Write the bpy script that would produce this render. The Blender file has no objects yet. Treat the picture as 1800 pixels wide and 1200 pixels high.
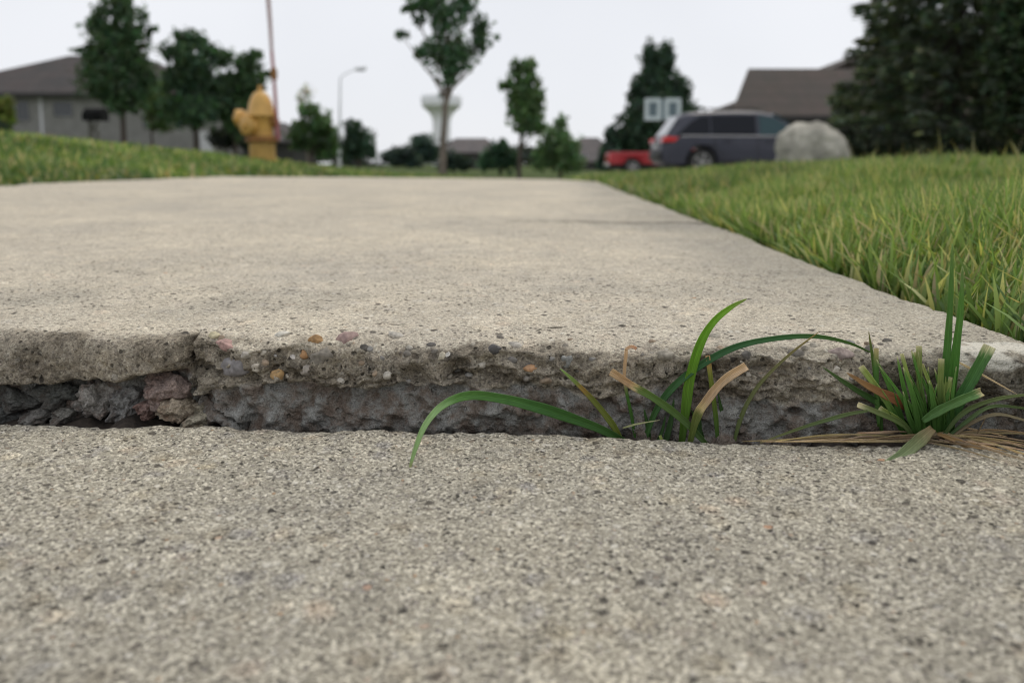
import bpy, bmesh, math, random
import numpy as np
from mathutils import Vector, Matrix

random.seed(7)
RNG = np.random.default_rng(11)
sc = bpy.context.scene
col = sc.collection
R = math.radians

# ------------------------------------------------------------------ camera
FPX, CX, CY, HY, ZC = 1400.0, 900.0, 450.0, 288.0, 0.105
TP = (CY - HY) / FPX
PITCH = math.atan(TP)
cp, sp = math.cos(PITCH), math.sin(PITCH)


def ray(px, py):
    a = (px - CX) / FPX
    b = (CY - py) / FPX
    return Vector((a, cp + b * sp, -sp + b * cp))


def P(px, py, y):
    """the point seen at a photograph pixel, y metres ahead of the camera"""
    d = ray(px, py)
    return Vector((0, 0, ZC)) + d * (y / d.y)


def G(px, py, z):
    d = ray(px, py)
    return Vector((0, 0, ZC)) + d * ((z - ZC) / d.z)


cam_d = bpy.data.cameras.new('camera')
cam_d.sensor_width = 36
cam_d.lens = 28
cam_d.shift_y = -(600 - CY) / 1800
cam_d.clip_start = 0.01
cam_d.clip_end = 5000
cam_d.dof.use_dof = True
cam_d.dof.focus_distance = 0.325
cam_d.dof.aperture_fstop = 10.5
cam = bpy.data.objects.new('camera', cam_d)
cam.location = (0, 0, ZC)
cam.rotation_euler = (math.pi / 2 - PITCH, 0, 0)
col.objects.link(cam)
sc.camera = cam

# ------------------------------------------------------------------ light
SUN_EL, SUN_AZ = R(58), R(25)       # high, a little ahead and to the right
w = bpy.data.worlds.new('World')
sc.world = w
w.use_nodes = True
nt = w.node_tree
nt.nodes.clear()
out = nt.nodes.new('ShaderNodeOutputWorld')
bg = nt.nodes.new('ShaderNodeBackground')
sky = nt.nodes.new('ShaderNodeTexSky')
sky.sky_type = 'NISHITA'
sky.sun_disc = False
sky.sun_elevation = SUN_EL
sky.sun_rotation = SUN_AZ
tc = nt.nodes.new('ShaderNodeTexCoord')
nz = nt.nodes.new('ShaderNodeTexNoise')
nz.inputs['Scale'].default_value = 2.2
nz.inputs['Detail'].default_value = 3
cr = nt.nodes.new('ShaderNodeValToRGB')
cr.color_ramp.elements[0].position = 0.3
cr.color_ramp.elements[0].color = (0.77, 0.785, 0.825, 1)
cr.color_ramp.elements[1].position = 0.72
cr.color_ramp.elements[1].color = (0.865, 0.876, 0.912, 1)
sc10 = nt.nodes.new('ShaderNodeVectorMath')
sc10.operation = 'SCALE'
sc10.inputs['Scale'].default_value = 10.0
mx = nt.nodes.new('ShaderNodeMixRGB')
mx.inputs[0].default_value = 0.95
nt.links.new(tc.outputs['Generated'], nz.inputs['Vector'])
nt.links.new(nz.outputs['Fac'], cr.inputs[0])
nt.links.new(cr.outputs[0], sc10.inputs[0])
nt.links.new(sky.outputs[0], mx.inputs[1])
nt.links.new(sc10.outputs[0], mx.inputs[2])
nt.links.new(mx.outputs[0], bg.inputs[0])
bg.inputs[1].default_value = 0.1
nt.links.new(bg.outputs[0], out.inputs[0])
sun_d = bpy.data.lights.new('sun', 'SUN')
sun_d.energy = 1.2
sun_d.angle = R(20)
sun_d.color = (1, 0.92, 0.79)
sun = bpy.data.objects.new('sun', sun_d)
# direction towards the sun: azimuth measured from +y towards +x
sdir = Vector((math.sin(SUN_AZ) * math.cos(SUN_EL), math.cos(SUN_AZ) * math.cos(SUN_EL), math.sin(SUN_EL)))
sun.rotation_euler = sdir.to_track_quat('Z', 'Y').to_euler()
sun.location = (3, 3, 30)
col.objects.link(sun)

sc.view_settings.view_transform = 'Standard'
sc.view_settings.look = 'None'
sc.view_settings.gamma = 1
sc.view_settings.exposure = 0.11
sc.cycles.use_denoising = True
sc.cycles.filter_width = 1.15
sc.cycles.max_bounces = 7
sc.cycles.transparent_max_bounces = 8
sc.cycles.sample_clamp_indirect = 4

# ------------------------------------------------------------------ numpy noise
def _hash(ix, iy, iz, seed):
    h = (ix.astype(np.int64) * 374761393 + iy.astype(np.int64) * 668265263 + iz.astype(np.int64) * 2147483647 + seed * 1274126177) & 0xffffffff
    h = ((h ^ (h >> 13)) * 1274126177) & 0xffffffff
    h = ((h ^ (h >> 16)) * 2246822519) & 0xffffffff
    h = h ^ (h >> 15)
    return (h & 0xffffff) / float(0xffffff)


def vnoise(x, y, z=0.0, seed=0):
    x, y, z = np.broadcast_arrays(np.asarray(x, float), np.asarray(y, float), np.asarray(z, float))
    ix, iy, iz = np.floor(x), np.floor(y), np.floor(z)
    fx, fy, fz = x - ix, y - iy, z - iz
    s = lambda t: t * t * t * (t * (t * 6 - 15) + 10)
    ux, uy, uz = s(fx), s(fy), s(fz)
    v = 0
    for dx in (0, 1):
        for dy in (0, 1):
            for dz in (0, 1):
                wgt = (ux if dx else 1 - ux) * (uy if dy else 1 - uy) * (uz if dz else 1 - uz)
                v = v + wgt * _hash(ix + dx, iy + dy, iz + dz, seed)
    return v * 2 - 1


def fbm(x, y, z=0.0, seed=0, octs=4, gain=0.5):
    v, a = 0, 1.0
    for k in range(octs):
        v = v + a * vnoise(x * 2 ** k, y * 2 ** k, z * 2 ** k, seed + k * 17)
        a *= gain
    return v


def sstep(a, b, x):
    t = np.clip((x - a) / (b - a), 0, 1)
    return t * t * (3 - 2 * t)


# ------------------------------------------------------------------ mesh helpers
def np_mesh(name, V, faces, mat=None, parent=None, smooth=True, attrs=None):
    """faces: list of int arrays (n,k)"""
    me = bpy.data.meshes.new(name)
    V = np.asarray(V, dtype=np.float32)
    me.vertices.add(len(V))
    me.vertices.foreach_set('co', V.ravel())
    idx = np.concatenate([np.asarray(f, dtype=np.int32).ravel() for f in faces])
    tot = np.concatenate([np.full(len(f), np.asarray(f).shape[1], dtype=np.int32) for f in faces])
    start = np.concatenate([[0], np.cumsum(tot)[:-1]]).astype(np.int32)
    me.loops.add(len(idx))
    me.loops.foreach_set('vertex_index', idx)
    me.polygons.add(len(tot))
    me.polygons.foreach_set('loop_start', start)
    me.polygons.foreach_set('loop_total', tot)
    me.polygons.foreach_set('use_smooth', np.full(len(tot), smooth, dtype=bool))
    me.update(calc_edges=True)
    for an, (dom, arr) in (attrs or {}).items():
        at = me.attributes.new(an, 'FLOAT_COLOR', dom)
        arr = np.asarray(arr, dtype=np.float32)
        if arr.shape[1] == 3:
            arr = np.concatenate([arr, np.ones((len(arr), 1), dtype=np.float32)], 1)
        at.data.foreach_set('color', arr.ravel())
    if mat:
        me.materials.append(mat)
    o = bpy.data.objects.new(name, me)
    col.objects.link(o)
    if parent:
        o.parent = parent
    return o


def grid_faces(nr, nc, off=0):
    i = np.arange(nr - 1)[:, None] * nc + np.arange(nc - 1)[None, :]
    f = np.stack([i, i + 1, i + nc + 1, i + nc], -1).reshape(-1, 4) + off
    return f


class MB:
    """collects simple shapes into one mesh object"""

    def __init__(self):
        self.bm = bmesh.new()

    def box(self, lo, hi, bev=0.0, mat=None):
        lo, hi = Vector(lo), Vector(hi)
        c, s = (lo + hi) / 2, hi - lo
        M = Matrix.Translation(c) @ Matrix.Diagonal((*s, 1))
        if mat is not None:
            M = mat @ M
        r = bmesh.ops.create_cube(self.bm, size=1, matrix=M)
        if bev > 0:
            es = list({e for v in r['verts'] for e in v.link_edges})
            bmesh.ops.bevel(self.bm, geom=es, offset=bev, segments=2, affect='EDGES', profile=0.6)
        return self

    def tube(self, pts, rads, n=10, cap=True):
        pts = [Vector(p) for p in pts]
        rings = []
        prev = None
        for i, p in enumerate(pts):
            a = pts[max(0, i - 1)]
            b = pts[min(len(pts) - 1, i + 1)]
            t = (b - a).normalized()
            if prev is None:
                ref = Vector((0, 0, 1)) if abs(t.z) < 0.9 else Vector((1, 0, 0))
                u = t.cross(ref).normalized()
            else:
                u = (prev - t * prev.dot(t)).normalized()
            prev = u
            v = t.cross(u)
            r = rads[i] if hasattr(rads, '__len__') else rads
            rings.append([self.bm.verts.new(p + (u * math.cos(k * 2 * math.pi / n) + v * math.sin(k * 2 * math.pi / n)) * r) for k in range(n)])
        for A, B in zip(rings, rings[1:]):
            for k in range(n):
                self.bm.faces.new((A[k], A[(k + 1) % n], B[(k + 1) % n], B[k]))
        if cap:
            self.bm.faces.new(rings[0][::-1])
            self.bm.faces.new(rings[-1])
        return self

    def lathe(self, prof, centre=(0, 0, 0), axis='z', n=24):
        """prof: (r, h) pairs along the axis"""
        c = Vector(centre)
        rings = []
        for r, h in prof:
            ring = []
            for k in range(n):
                a = k * 2 * math.pi / n
                x, y = r * math.cos(a), r * math.sin(a)
                q = {'z': (x, y, h), 'x': (h, x, y), 'y': (x, h, y)}[axis]
                ring.append(self.bm.verts.new(c + Vector(q)))
            rings.append(ring)
        for A, B in zip(rings, rings[1:]):
            for k in range(n):
                self.bm.faces.new((A[k], A[(k + 1) % n], B[(k + 1) % n], B[k]))
        self.bm.faces.new(rings[0][::-1])
        self.bm.faces.new(rings[-1])
        return self

    def prism(self, poly, ext):
        """poly: 3D points; ext: extrusion vector"""
        a = [self.bm.verts.new(Vector(p)) for p in poly]
        b = [self.bm.verts.new(Vector(p) + Vector(ext)) for p in poly]
        self.bm.faces.new(a)
        self.bm.faces.new(b[::-1])
        n = len(a)
        for k in range(n):
            self.bm.faces.new((a[k], b[k], b[(k + 1) % n], a[(k + 1) % n]))
        return self

    def build(self, name, mat, parent=None, smooth=True, angle=40):
        bmesh.ops.recalc_face_normals(self.bm, faces=self.bm.faces)
        for f in self.bm.faces:
            f.smooth = smooth
        for e in self.bm.edges:
            if len(e.link_faces) == 2:
                try:
                    e.smooth = e.calc_face_angle() < R(angle)
                except ValueError:
                    pass
        me = bpy.data.meshes.new(name)
        self.bm.to_mesh(me)
        self.bm.free()
        if mat:
            me.materials.append(mat)
        o = bpy.data.objects.new(name, me)
        col.objects.link(o)
        if parent:
            o.parent = parent
        return o


def tag(o, label=None, cat=None, group=None, kind=None):
    if label:
        o['label'] = label
    if cat:
        o['category'] = cat
    if group:
        o['group'] = group
    if kind:
        o['kind'] = kind
    return o


def empty(name, loc, label, cat, group=None, rz=0.0):
    o = bpy.data.objects.new(name, None)
    o.empty_display_size = 0.1
    o.location = loc
    o.rotation_euler = (0, 0, rz)
    col.objects.link(o)
    return tag(o, label, cat, group)


# ------------------------------------------------------------------ materials
def new_mat(name):
    m = bpy.data.materials.new(name)
    m.use_nodes = True
    n = m.node_tree
    b = n.nodes['Principled BSDF']
    return m, n, b


def N(n, typ, **kw):
    x = n.nodes.new(typ)
    for k, v in kw.items():
        if k in x.inputs:
            x.inputs[k].default_value = v
        else:
            setattr(x, k, v)
    return x


def ramp(n, src, stops, interp='LINEAR'):
    r = n.nodes.new('ShaderNodeValToRGB')
    r.color_ramp.interpolation = interp
    el = r.color_ramp.elements
    while len(el) < len(stops):
        el.new(0.5)
    for e, (p, c) in zip(el, stops):
        e.position = p
        e.color = (*c, 1) if hasattr(c, '__len__') else (c, c, c, 1)
    n.links.new(src, r.inputs[0])
    return r.outputs[0]


def mix(n, a, b, fac, mode='MIX'):
    m = n.nodes.new('ShaderNodeMixRGB')
    m.blend_type = mode
    for i, v in ((1, a), (2, b), (0, fac)):
        if hasattr(v, 'is_linked'):
            n.links.new(v, m.inputs[i])
        elif hasattr(v, '__len__'):
            m.inputs[i].default_value = (*v, 1)
        else:
            m.inputs[i].default_value = v if i == 0 else (v, v, v, 1)
    return m.outputs[0]


def math_(n, op, a, b=0.0):
    m = n.nodes.new('ShaderNodeMath')
    m.operation = op
    for i, v in ((0, a), (1, b)):
        if hasattr(v, 'is_linked'):
            n.links.new(v, m.inputs[i])
        else:
            m.inputs[i].default_value = v
    return m.outputs[0]


def plain(name, c, rough=0.6, var=0.12, scale=6.0, metal=0.0, coat=0.0, bump=0.0, spec=None):
    """a surface with slight cloudy variation"""
    m, n, b = new_mat(name)
    t = N(n, 'ShaderNodeTexCoord')
    z = N(n, 'ShaderNodeTexNoise', Scale=scale, Detail=5.0)
    n.links.new(t.outputs['Object'], z.inputs['Vector'])
    lo = tuple(x * (1 - var) for x in c)
    hi = tuple(min(1, x * (1 + var)) for x in c)
    n.links.new(ramp(n, z.outputs['Fac'], [(0.3, lo), (0.7, hi)]), b.inputs['Base Color'])
    b.inputs['Roughness'].default_value = rough
    b.inputs['Metallic'].default_value = metal
    b.inputs['Coat Weight'].default_value = coat
    if spec is not None:
        b.inputs['Specular IOR Level'].default_value = spec
    if bump:
        bp = N(n, 'ShaderNodeBump', Strength=0.6, Distance=bump)
        n.links.new(z.outputs['Fac'], bp.inputs['Height'])
        n.links.new(bp.outputs[0], b.inputs['Normal'])
    return m


def attr_leaf(name, attr='tint', rough=0.55, trans=0.35, spec=0.3):
    """foliage coloured from a per-leaf attribute, with light passing through"""
    m, n, b = new_mat(name)
    a = N(n, 'ShaderNodeAttribute', attribute_name=attr)
    n.links.new(a.outputs['Color'], b.inputs['Base Color'])
    b.inputs['Roughness'].default_value = rough
    b.inputs['Specular IOR Level'].default_value = spec
    if trans > 0:
        tr = N(n, 'ShaderNodeBsdfTranslucent')
        g = mix(n, a.outputs['Color'], (1.25, 1.2, 0.5), 1.0, 'MULTIPLY')
        n.links.new(g, tr.inputs['Color'])
        ms = N(n, 'ShaderNodeMixShader')
        ms.inputs[0].default_value = trans
        o = n.nodes['Material Output']
        n.links.new(b.outputs[0], ms.inputs[1])
        n.links.new(tr.outputs[0], ms.inputs[2])
        n.links.new(ms.outputs[0], o.inputs[0])
    return m


def concrete(name, light, mid, dark, pit_amt, grain_amt, patch=(0.5, 0.5, 0.5), zones=False, big=1.0, gs=900, pits=300, specks=150, agg=95, agg_amt=0.85):
    m, n, b = new_mat(name)
    t = N(n, 'ShaderNodeTexCoord')
    O = t.outputs['Object']

    def vor(scale, feat='F1', rnd=1.0):
        v = N(n, 'ShaderNodeTexVoronoi', feature=feat)
        v.inputs['Scale'].default_value = scale
        v.inputs['Randomness'].default_value = rnd
        # warp the cells so that they do not read as polygons
        wz = N(n, 'ShaderNodeTexNoise', Scale=scale * 1.3, Detail=1.0)
        n.links.new(O, wz.inputs['Vector'])
        sub = N(n, 'ShaderNodeVectorMath', operation='SUBTRACT')
        n.links.new(wz.outputs['Color'], sub.inputs[0])
        sub.inputs[1].default_value = (0.5, 0.5, 0.5)
        scl = N(n, 'ShaderNodeVectorMath', operation='SCALE')
        n.links.new(sub.outputs[0], scl.inputs[0])
        scl.inputs['Scale'].default_value = 0.35 / scale
        add = N(n, 'ShaderNodeVectorMath', operation='ADD')
        n.links.new(O, add.inputs[0])
        n.links.new(scl.outputs[0], add.inputs[1])
        n.links.new(add.outputs[0], v.inputs['Vector'])
        return v

    def noise(scale, det=4.0, rough=0.55):
        z = N(n, 'ShaderNodeTexNoise', Scale=scale, Detail=det, Roughness=rough)
        n.links.new(O, z.inputs['Vector'])
        return z.outputs['Fac']

    fine = noise(1500, 3.0, 0.7)
    mott = noise(70, 5.0)
    blot = noise(9, 4.0)
    v1 = vor(gs)
    v2 = vor(gs * 0.48)
    sep1 = N(n, 'ShaderNodeSeparateColor')
    n.links.new(v1.outputs['Color'], sep1.inputs[0])
    sep2 = N(n, 'ShaderNodeSeparateColor')
    n.links.new(v2.outputs['Color'], sep2.inputs[0])
    base = ramp(n, sep1.outputs[0], [(0.0, dark), (0.28, mid), (0.62, mid), (0.8, light), (1.0, tuple(min(0.85, x * 1.35) for x in light))])
    base = mix(n, mid, base, grain_amt)
    # scattered coarser sand grains: grey, brown, cream
    stone = ramp(n, sep2.outputs[1], [(0.0, (0.10, 0.095, 0.09)), (0.2, (0.21, 0.19, 0.165)), (0.42, (0.36, 0.33, 0.28)), (0.6, (0.30, 0.27, 0.25)), (0.75, (0.52, 0.48, 0.41)), (0.93, (0.66, 0.63, 0.57)), (1.0, (0.42, 0.27, 0.16))])
    pick = ramp(n, sep2.outputs[0], [(0.0, 0.0), (0.52, 0.0), (0.56, 1.0)])
    rnd = ramp(n, v2.outputs['Distance'], [(0.30, 1.0), (0.46, 0.0)])
    sm = math_(n, 'MULTIPLY', pick, rnd)
    base = mix(n, base, stone, math_(n, 'MULTIPLY', sm, 0.85 * grain_amt * big))
    # pits
    v3 = vor(pits)
    sep3 = N(n, 'ShaderNodeSeparateColor')
    n.links.new(v3.outputs['Color'], sep3.inputs[0])
    pp = ramp(n, sep3.outputs[2], [(0.0, 1.0), (pit_amt, 1.0), (pit_amt + 0.02, 0.0)])
    pr = ramp(n, v3.outputs['Distance'], [(0.16, 1.0), (0.30, 0.0)])
    pit = math_(n, 'MULTIPLY', pp, pr)
    base = mix(n, base, tuple(x * 0.4 for x in dark), math_(n, 'MULTIPLY', pit, 0.8))
    v4 = vor(specks)
    sep4 = N(n, 'ShaderNodeSeparateColor')
    n.links.new(v4.outputs['Color'], sep4.inputs[0])
    k4 = math_(n, 'MULTIPLY', ramp(n, sep4.outputs[0], [(0.0, 1.0), (0.24, 1.0), (0.26, 0.0)]), ramp(n, v4.outputs['Distance'], [(0.17, 1.0), (0.27, 0.0)]))
    c4 = ramp(n, sep4.outputs[1], [(0.0, (0.055, 0.05, 0.045)), (0.5, (0.10, 0.088, 0.072)), (0.62, (0.16, 0.14, 0.12)), (0.78, (0.30, 0.25, 0.19)), (0.85, (0.66, 0.62, 0.55)), (0.96, (0.62, 0.58, 0.5)), (1.0, (0.5, 0.22, 0.09))])
    base = mix(n, base, c4, math_(n, 'MULTIPLY', k4, 0.85))
    # broad aggregate just under the worn surface: lavender grey, pinkish, cream
    v5 = vor(agg)
    sep5 = N(n, 'ShaderNodeSeparateColor')
    n.links.new(v5.outputs['Color'], sep5.inputs[0])
    c5 = ramp(n, sep5.outputs[0], [(0.0, (1.0, 1.0, 1.0)), (0.40, (1.0, 1.0, 1.0)), (0.46, (0.74, 0.76, 0.86)), (0.60, (0.80, 0.81, 0.88)), (0.66, (1.14, 1.0, 0.93)), (0.76, (1.30, 1.26, 1.18)), (0.86, (0.68, 0.65, 0.62)), (1.0, (0.84, 0.80, 0.72))])
    m5 = math_(n, 'MULTIPLY', ramp(n, v5.outputs['Distance'], [(0.22, 1.0), (0.5, 0.0)]), ramp(n, mott, [(0.35, 0.35), (0.6, 1.0)]))
    base = mix(n, base, mix(n, base, c5, 1.0, 'MULTIPLY'), math_(n, 'MULTIPLY', m5, agg_amt))
    v6 = vor(235)
    sep6 = N(n, 'ShaderNodeSeparateColor')
    n.links.new(v6.outputs['Color'], sep6.inputs[0])
    k6 = math_(n, 'MULTIPLY', ramp(n, sep6.outputs[1], [(0.0, 1.0), (0.10, 1.0), (0.12, 0.0)]), ramp(n, v6.outputs['Distance'], [(0.20, 1.0), (0.30, 0.0)]))
    base = mix(n, base, (0.70, 0.665, 0.58), math_(n, 'MULTIPLY', k6, 0.8))
    base = mix(n, base, ramp(n, fine, [(0.25, 0.62), (0.5, 1.0), (0.75, 1.32)]), 1.0, 'MULTIPLY')
    base = mix(n, base, ramp(n, mott, [(0.3, 0.87), (0.7, 1.1)]), 1.0, 'MULTIPLY')
    base = mix(n, base, ramp(n, blot, [(0.3, (0.87, 0.875, 0.89)), (0.7, (1.10, 1.085, 1.05))]), 1.0, 'MULTIPLY')
    if zones:
        za = N(n, 'ShaderNodeAttribute', attribute_name='zone')
        zs = N(n, 'ShaderNodeSeparateColor')
        n.links.new(za.outputs['Color'], zs.inputs[0])
        # spalled rim: rougher, browner matrix
        sp_c = mix(n, mix(n, base, (0.38, 0.365, 0.35), 1.0, 'MULTIPLY'), ramp(n, noise(240, 5.0, 0.7), [(0.3, 0.45), (0.5, 0.95), (0.72, 1.7)]), 1.0, 'MULTIPLY')
        base = mix(n, base, sp_c, zs.outputs[1])
        # broken inner face: blue grey concrete with soil stains
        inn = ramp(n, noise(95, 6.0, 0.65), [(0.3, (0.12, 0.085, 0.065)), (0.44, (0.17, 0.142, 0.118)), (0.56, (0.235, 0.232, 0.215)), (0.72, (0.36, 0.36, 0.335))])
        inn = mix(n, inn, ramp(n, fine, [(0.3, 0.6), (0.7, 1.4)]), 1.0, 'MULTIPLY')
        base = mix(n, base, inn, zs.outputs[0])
        # damp grey patch along the edge and an old crack stain
        st = mix(n, base, patch, 1.0, 'MULTIPLY')
        base = mix(n, base, st, zs.outputs[2])
        base = mix(n, base, mix(n, base, (0.74, 0.71, 0.62), 0.75), za.outputs['Alpha'])
    n.links.new(base, b.inputs['Base Color'])
    b.inputs['Roughness'].default_value = 0.9
    b.inputs['Specular IOR Level'].default_value = 0.2
    h = math_(n, 'ADD', math_(n, 'MULTIPLY', fine, 0.5), math_(n, 'MULTIPLY', v1.outputs['Distance'], -0.5))
    h = math_(n, 'ADD', h, math_(n, 'MULTIPLY', sm, 0.45))
    h = math_(n, 'SUBTRACT', h, math_(n, 'MULTIPLY', pit, 1.6))
    h = math_(n, 'SUBTRACT', h, math_(n, 'MULTIPLY', k4, 0.9))
    h = math_(n, 'ADD', h, math_(n, 'MULTIPLY', mott, 0.6))
    bp = N(n, 'ShaderNodeBump', Strength=0.9, Distance=0.0011)
    n.links.new(h, bp.inputs['Height'])
    n.links.new(bp.outputs[0], b.inputs['Normal'])
    return m


M = {}
M['slab_near'] = concrete('worn concrete', (0.56, 0.524, 0.432), (0.365, 0.338, 0.274), (0.086, 0.079, 0.066), 0.14, 0.95, gs=1250, pits=380, specks=190)
M['slab_far'] = concrete('sandy concrete', (0.66, 0.595, 0.485), (0.56, 0.503, 0.407), (0.20, 0.178, 0.145), 0.24, 0.72, patch=(0.68, 0.70, 0.72), zones=True, gs=1150, pits=330, big=0.75, agg_amt=0.4)
M['rubble'] = plain('rubble concrete', (0.15, 0.138, 0.125), 0.95, 0.55, 160, bump=0.002)
M['soil'] = plain('dark soil', (0.045, 0.035, 0.027), 1.0, 0.5, 300, bump=0.003)
M['blade'] = attr_leaf('grass blade', trans=0.3, rough=0.55, spec=0.3)
M['lawn_blade'] = attr_leaf('lawn blades', trans=0.35, rough=0.5, spec=0.3)
M['leaf'] = attr_leaf('tree leaves', trans=0.3, rough=0.6, spec=0.25)
M['bark'] = plain('grey bark', (0.16, 0.135, 0.11), 0.9, 0.3, 14)
M['bark_dark'] = plain('dark bark', (0.07, 0.055, 0.045), 0.9, 0.3, 14)
M['hydrant'] = plain('ochre hydrant paint', (0.58, 0.335, 0.085), 0.4, 0.18, 9)
M['hydrant_low'] = plain('faded ochre paint', (0.44, 0.27, 0.065), 0.55, 0.14, 9)
M['hydrant_dark'] = plain('rusty ochre paint', (0.26, 0.12, 0.03), 0.7, 0.25, 20)
M['marker_red'] = plain('faded red fibreglass', (0.36, 0.11, 0.115), 0.5, 0.08)
M['marker_pale'] = plain('bleached pink fibreglass', (0.42, 0.29, 0.28), 0.5, 0.08)
M['galv'] = plain('pale galvanised steel', (0.84, 0.85, 0.87), 0.6, 0.03)
M['tower'] = plain('white tank paint', (0.86, 0.87, 0.89), 0.5, 0.02, 0.2)
M['tower_low'] = plain('grey tank underside paint', (0.84, 0.845, 0.87), 0.6, 0.02, 0.2)
M['tower_stem'] = plain('pale fluted pedestal', (0.86, 0.86, 0.88), 0.6, 0.02, 0.2)
M['suv'] = plain('slate blue car paint', (0.052, 0.055, 0.075), 0.5, 0.04, coat=0.15, spec=0.3)
M['black'] = plain('black plastic', (0.012, 0.012, 0.013), 0.6, 0.1)
M['rubber'] = plain('tyre rubber', (0.015, 0.015, 0.015), 0.85, 0.1)
M['rim'] = plain('alloy wheel', (0.36, 0.36, 0.35), 0.4, 0.08, metal=0.5)
M['glass_dark'] = plain('tinted glass', (0.016, 0.018, 0.024), 0.08, 0.02, spec=0.12)
M['glass_teal'] = plain('windscreen side glass', (0.05, 0.085, 0.095), 0.08, 0.02, spec=0.12)
M['glass_pale'] = plain('rear glass', (0.20, 0.21, 0.23), 0.1, 0.02)
M['lamp_red'] = plain('red tail lamp lens', (0.62, 0.03, 0.03), 0.25, 0.05, coat=0.5)
M['truck'] = plain('red truck paint', (0.36, 0.016, 0.026), 0.4, 0.05, coat=0.5)
M['chrome'] = plain('chrome', (0.6, 0.6, 0.6), 0.25, 0.03, metal=0.9)
M['mailbox'] = plain('black painted metal', (0.008, 0.008, 0.008), 0.7, 0.1, spec=0.1)
M['post'] = plain('weathered post', (0.10, 0.095, 0.08), 0.85, 0.2)
M['board_frame'] = plain('pale painted frame', (0.46, 0.53, 0.54), 0.6, 0.05)
M['board_panel'] = plain('blue grey clear panel', (0.10, 0.145, 0.165), 0.3, 0.08)
M['white_trim'] = plain('white trim', (0.55, 0.55, 0.56), 0.6, 0.04)
M['window'] = plain('house window glass', (0.06, 0.065, 0.07), 0.15, 0.1)
M['driveway'] = plain('driveway concrete', (0.36, 0.34, 0.30), 0.9, 0.12, 3)
M['brick_red'] = plain('red brick fragment', (0.22, 0.075, 0.05), 0.95, 0.35, 300, bump=0.001)


def siding(name, c, pitch=0.14):
    m, n, b = new_mat(name)
    t = N(n, 'ShaderNodeTexCoord')
    sx = N(n, 'ShaderNodeSeparateXYZ')
    n.links.new(t.outputs['Object'], sx.inputs[0])
    fr = math_(n, 'FRACT', math_(n, 'DIVIDE', sx.outputs[2], pitch))
    z = N(n, 'ShaderNodeTexNoise', Scale=1.5, Detail=6.0)
    n.links.new(t.outputs['Object'], z.inputs['Vector'])
    cc = ramp(n, z.outputs['Fac'], [(0.3, tuple(x * 0.85 for x in c)), (0.7, tuple(x * 1.12 for x in c))])
    n.links.new(cc, b.inputs['Base Color'])
    bp = N(n, 'ShaderNodeBump', Strength=1.0, Distance=0.02)
    n.links.new(fr, bp.inputs['Height'])
    n.links.new(bp.outputs[0], b.inputs['Normal'])
    b.inputs['Roughness'].default_value = 0.75
    return m


def shingle(name, c, c2):
    m, n, b = new_mat(name)
    t = N(n, 'ShaderNodeTexCoord')
    br = N(n, 'ShaderNodeTexBrick', Scale=1.0)
    br.inputs['Brick Width'].default_value = 0.33
    br.inputs['Row Height'].default_value = 0.14
    br.inputs['Mortar Size'].default_value = 0.006
    mp = N(n, 'ShaderNodeMapping')
    mp.inputs['Rotation'].default_value = (R(68), 0, 0)
    n.links.new(t.outputs['Object'], mp.inputs['Vector'])
    n.links.new(mp.outputs[0], br.inputs['Vector'])
    br.inputs['Color1'].default_value = (*c, 1)
    br.inputs['Color2'].default_value = (*c2, 1)
    br.inputs['Mortar'].default_value = (*[x * 0.5 for x in c], 1)
    z = N(n, 'ShaderNodeTexNoise', Scale=0.6, Detail=4.0)
    n.links.new(t.outputs['Object'], z.inputs['Vector'])
    n.links.new(mix(n, br.outputs['Color'], ramp(n, z.outputs['Fac'], [(0.3, (0.9, 0.95, 0.95)), (0.7, (1.18, 1.05, 1.02))]), 1.0, 'MULTIPLY'), b.inputs['Base Color'])
    b.inputs['Roughness'].default_value = 0.9
    return m


M['siding'] = siding('grey lap siding', (0.25, 0.245, 0.23))
M['siding_dark_shaded'] = siding('dark and shaded lap siding', (0.07, 0.068, 0.065))  # also used where a wall's shade is put into its colour
M['roof_left'] = shingle('charcoal shingles', (0.046, 0.042, 0.042), (0.058, 0.052, 0.051))
M['roof_right'] = shingle('brown shingles', (0.040, 0.034, 0.028), (0.050, 0.038, 0.034))
M['roof_far'] = shingle('grey shingles', (0.085, 0.078, 0.080), (0.10, 0.092, 0.092))
M['fascia'] = plain('dark fascia', (0.03, 0.028, 0.027), 0.7, 0.1)


def boulder_mat():
    m, n, b = new_mat('granite boulder')
    t = N(n, 'ShaderNodeTexCoord')
    z = N(n, 'ShaderNodeTexNoise', Scale=3.2, Detail=8.0, Roughness=0.65)
    n.links.new(t.outputs['Object'], z.inputs['Vector'])
    c = ramp(n, z.outputs['Fac'], [(0.3, (0.17, 0.165, 0.14)), (0.5, (0.35, 0.335, 0.285)), (0.62, (0.50, 0.475, 0.41)), (0.75, (0.50, 0.41, 0.33))])
    n.links.new(c, b.inputs['Base Color'])
    b.inputs['Roughness'].default_value = 0.9
    bp = N(n, 'ShaderNodeBump', Strength=0.8, Distance=0.03)
    n.links.new(z.outputs['Fac'], bp.inputs['Height'])
    n.links.new(bp.outputs[0], b.inputs['Normal'])
    return m


M['boulder'] = boulder_mat()


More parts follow.
